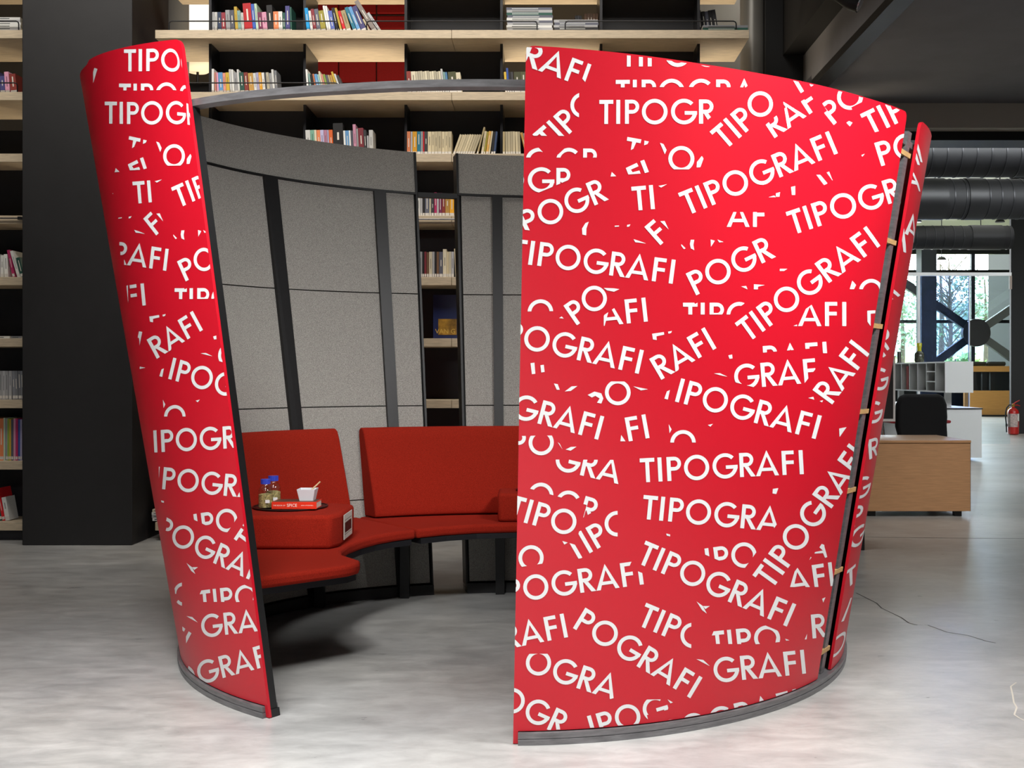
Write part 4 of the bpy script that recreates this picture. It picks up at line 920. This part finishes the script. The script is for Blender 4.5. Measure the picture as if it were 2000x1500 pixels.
vx = xf+.14; vy = 17.95; WL[va.name] = (vx, vy, zh+.0005); va.location = (vx, vy, zh+.0005)
MB().lathe([(.06,0.0),(.075,.02),(.075,.14),(.05,.17),(.04,.18)], (vx,vy,zh+.0005), 20).build('vase_body', mat('dark_mottled_glass', (72,74,62), .2, var=.9, vscale=22), va, smooth=50)
MB().lathe([(.035,.18),(.032,.21),(.042,.30),(.036,.31)], (vx,vy,zh+.0005), 20).build('neck', mat('yellow_glass', (190,186,40), .25), va, smooth=50)
tag(MB().lathe([(.035,0),(.045,.008),(.04,.016),(.032,.02),(.032,.19)], (xf+.12, 18.9, zh+.0005), 18).build('metal_tumbler', mat('brushed_steel', (110,108,104), .35, .8), smooth=40), 'slim grey metal tube standing on the white cabinet', 'tube')
# small pendant lamps
def pendant(x, y, Y, label):
    px_, py_, pz_ = at(x, y, Y); o = empty('pendant_lamp', (px_,py_,pz_)); tag(o, label, 'lamp', 'black pendant lamps')
    r = 9*Y/F
    MB().lathe([(r,-r*.35),(r*.98,-r*.1),(r*.7,r*.25),(r*.3,r*.42)], (px_,py_,pz_), 20).build('shade', M['black_steel'], o, smooth=50)
    MB().tube([(px_,py_,pz_+r*.4),(px_,py_,5.6)], .012, 6).build('cord', M['wire'], o)
pendant(1953, 431, 22.0, 'black dome pendant lamp between the ducts near the right column')
pendant(1791, 431, 22.0, 'black dome pendant lamp between the ducts next to the booth edge')
pendant(1839, 505, 30.0, 'small dome lamp hanging before the far upper window')

# outside the window
struct(MB().add([(-10,37.5,-.3),(60,37.5,-.3),(60,90,2.6),(-10,90,2.6)], [(0,1,2,3)]).build('lawn', M['grass']), 'sloping pale meadow outside the window')
struct(MB().add([(-40,120,-2),(110,120,-2),(110,125,9.5),(60,125,8.6),(20,125,9.8),(-40,125,8.4)], [(0,1,2,3,4,5)]).build('hillside', M['hill']), 'hazy hillside beyond the meadow')
def tree(x, Y, zb, ht, r, m, label, n=900, trunk=.12, bare=False):
    X = XX(x, Y); o = empty('garden_tree', (X, Y, zb)); tag(o, label, 'tree', 'trees outside the window')
    b_ = MB().tube([(X,Y,zb),(X+.05,Y,zb+ht*.5),(X-.05,Y,zb+ht*.95)], [trunk,trunk*.7,trunk*.2], 8)
    if bare:
        for i in range(70):
            z = zb+ht*random.uniform(.25,.85); a = random.uniform(0,2*pi); l = random.uniform(.3,1)*r
            p1 = (X+l*cos(a)*.6, Y+l*sin(a)*.6, z+l*.6); b_.tube([(X,Y,z), p1], [.03,.012], 4)
            for j in range(3):
                a2 = a+random.uniform(-.8,.8); b_.tube([p1,(p1[0]+l*.5*cos(a2),p1[1]+l*.5*sin(a2),p1[2]+l*random.uniform(.2,.6))], [.012,.006], 4)
    b_.build('trunk', M['bark'], o)
    if not bare:
        c_ = MB(); rnd = random.Random(int(x*7))
        blobs = [(rnd.uniform(-.7,.7)*r, rnd.uniform(-.7,.7)*r, rnd.uniform(.3,1)*ht, rnd.uniform(.25,.5)*r) for _ in range(14)]
        for i in range(n):
            bx_, by_, bz_, br_ = blobs[i % 14]; th, ph = rnd.uniform(0,2*pi), rnd.uniform(-1,1); q = sqrt(1-ph*ph); rr = br_*rnd.uniform(.6,1.05)
            p = (X+bx_+rr*q*cos(th), Y+by_+rr*q*sin(th), zb+bz_+rr*ph*.8); s_ = rnd.uniform(.06,.16)
            d1 = [rnd.uniform(-s_,s_) for _ in range(3)]; d2 = [rnd.uniform(-s_,s_) for _ in range(3)]
            c_.add([p, tuple(p[k]+d1[k] for k in range(3)), tuple(p[k]+d1[k]+d2[k] for k in range(3)), tuple(p[k]+d2[k] for k in range(3))], [(0,1,2,3)])
        cr_ = c_.build('foliage', M[m], o); cr_['kind'] = 'stuff'
tree(1855, 50, .3, 6.4, 1.6, 'leaf', 'bare branching tree outside behind the blue glass', bare=True)
tree(1868, 44, .0, 1.9, 1.1, 'leaf', 'bright green bush outside low behind the brace', 900)
tree(1925, 56, .6, 5.6, 2.2, 'leaf_dark', 'dark conifer outside right of the hub disc', 1600, .16)
tree(1762, 60, .8, 4.6, 2.4, 'leaf_dark', 'grey green tree outside left of the navy column', 1500, .16)
tree(2020, 43, .1, 3.4, 1.3, 'leaf', 'leafy green shrub outside at the right window edge', 1300)
tree(1838, 66, 1.0, 7.0, 2.6, 'leaf_dark', 'tall spreading conifer outside above the bare tree', 1500, .2)
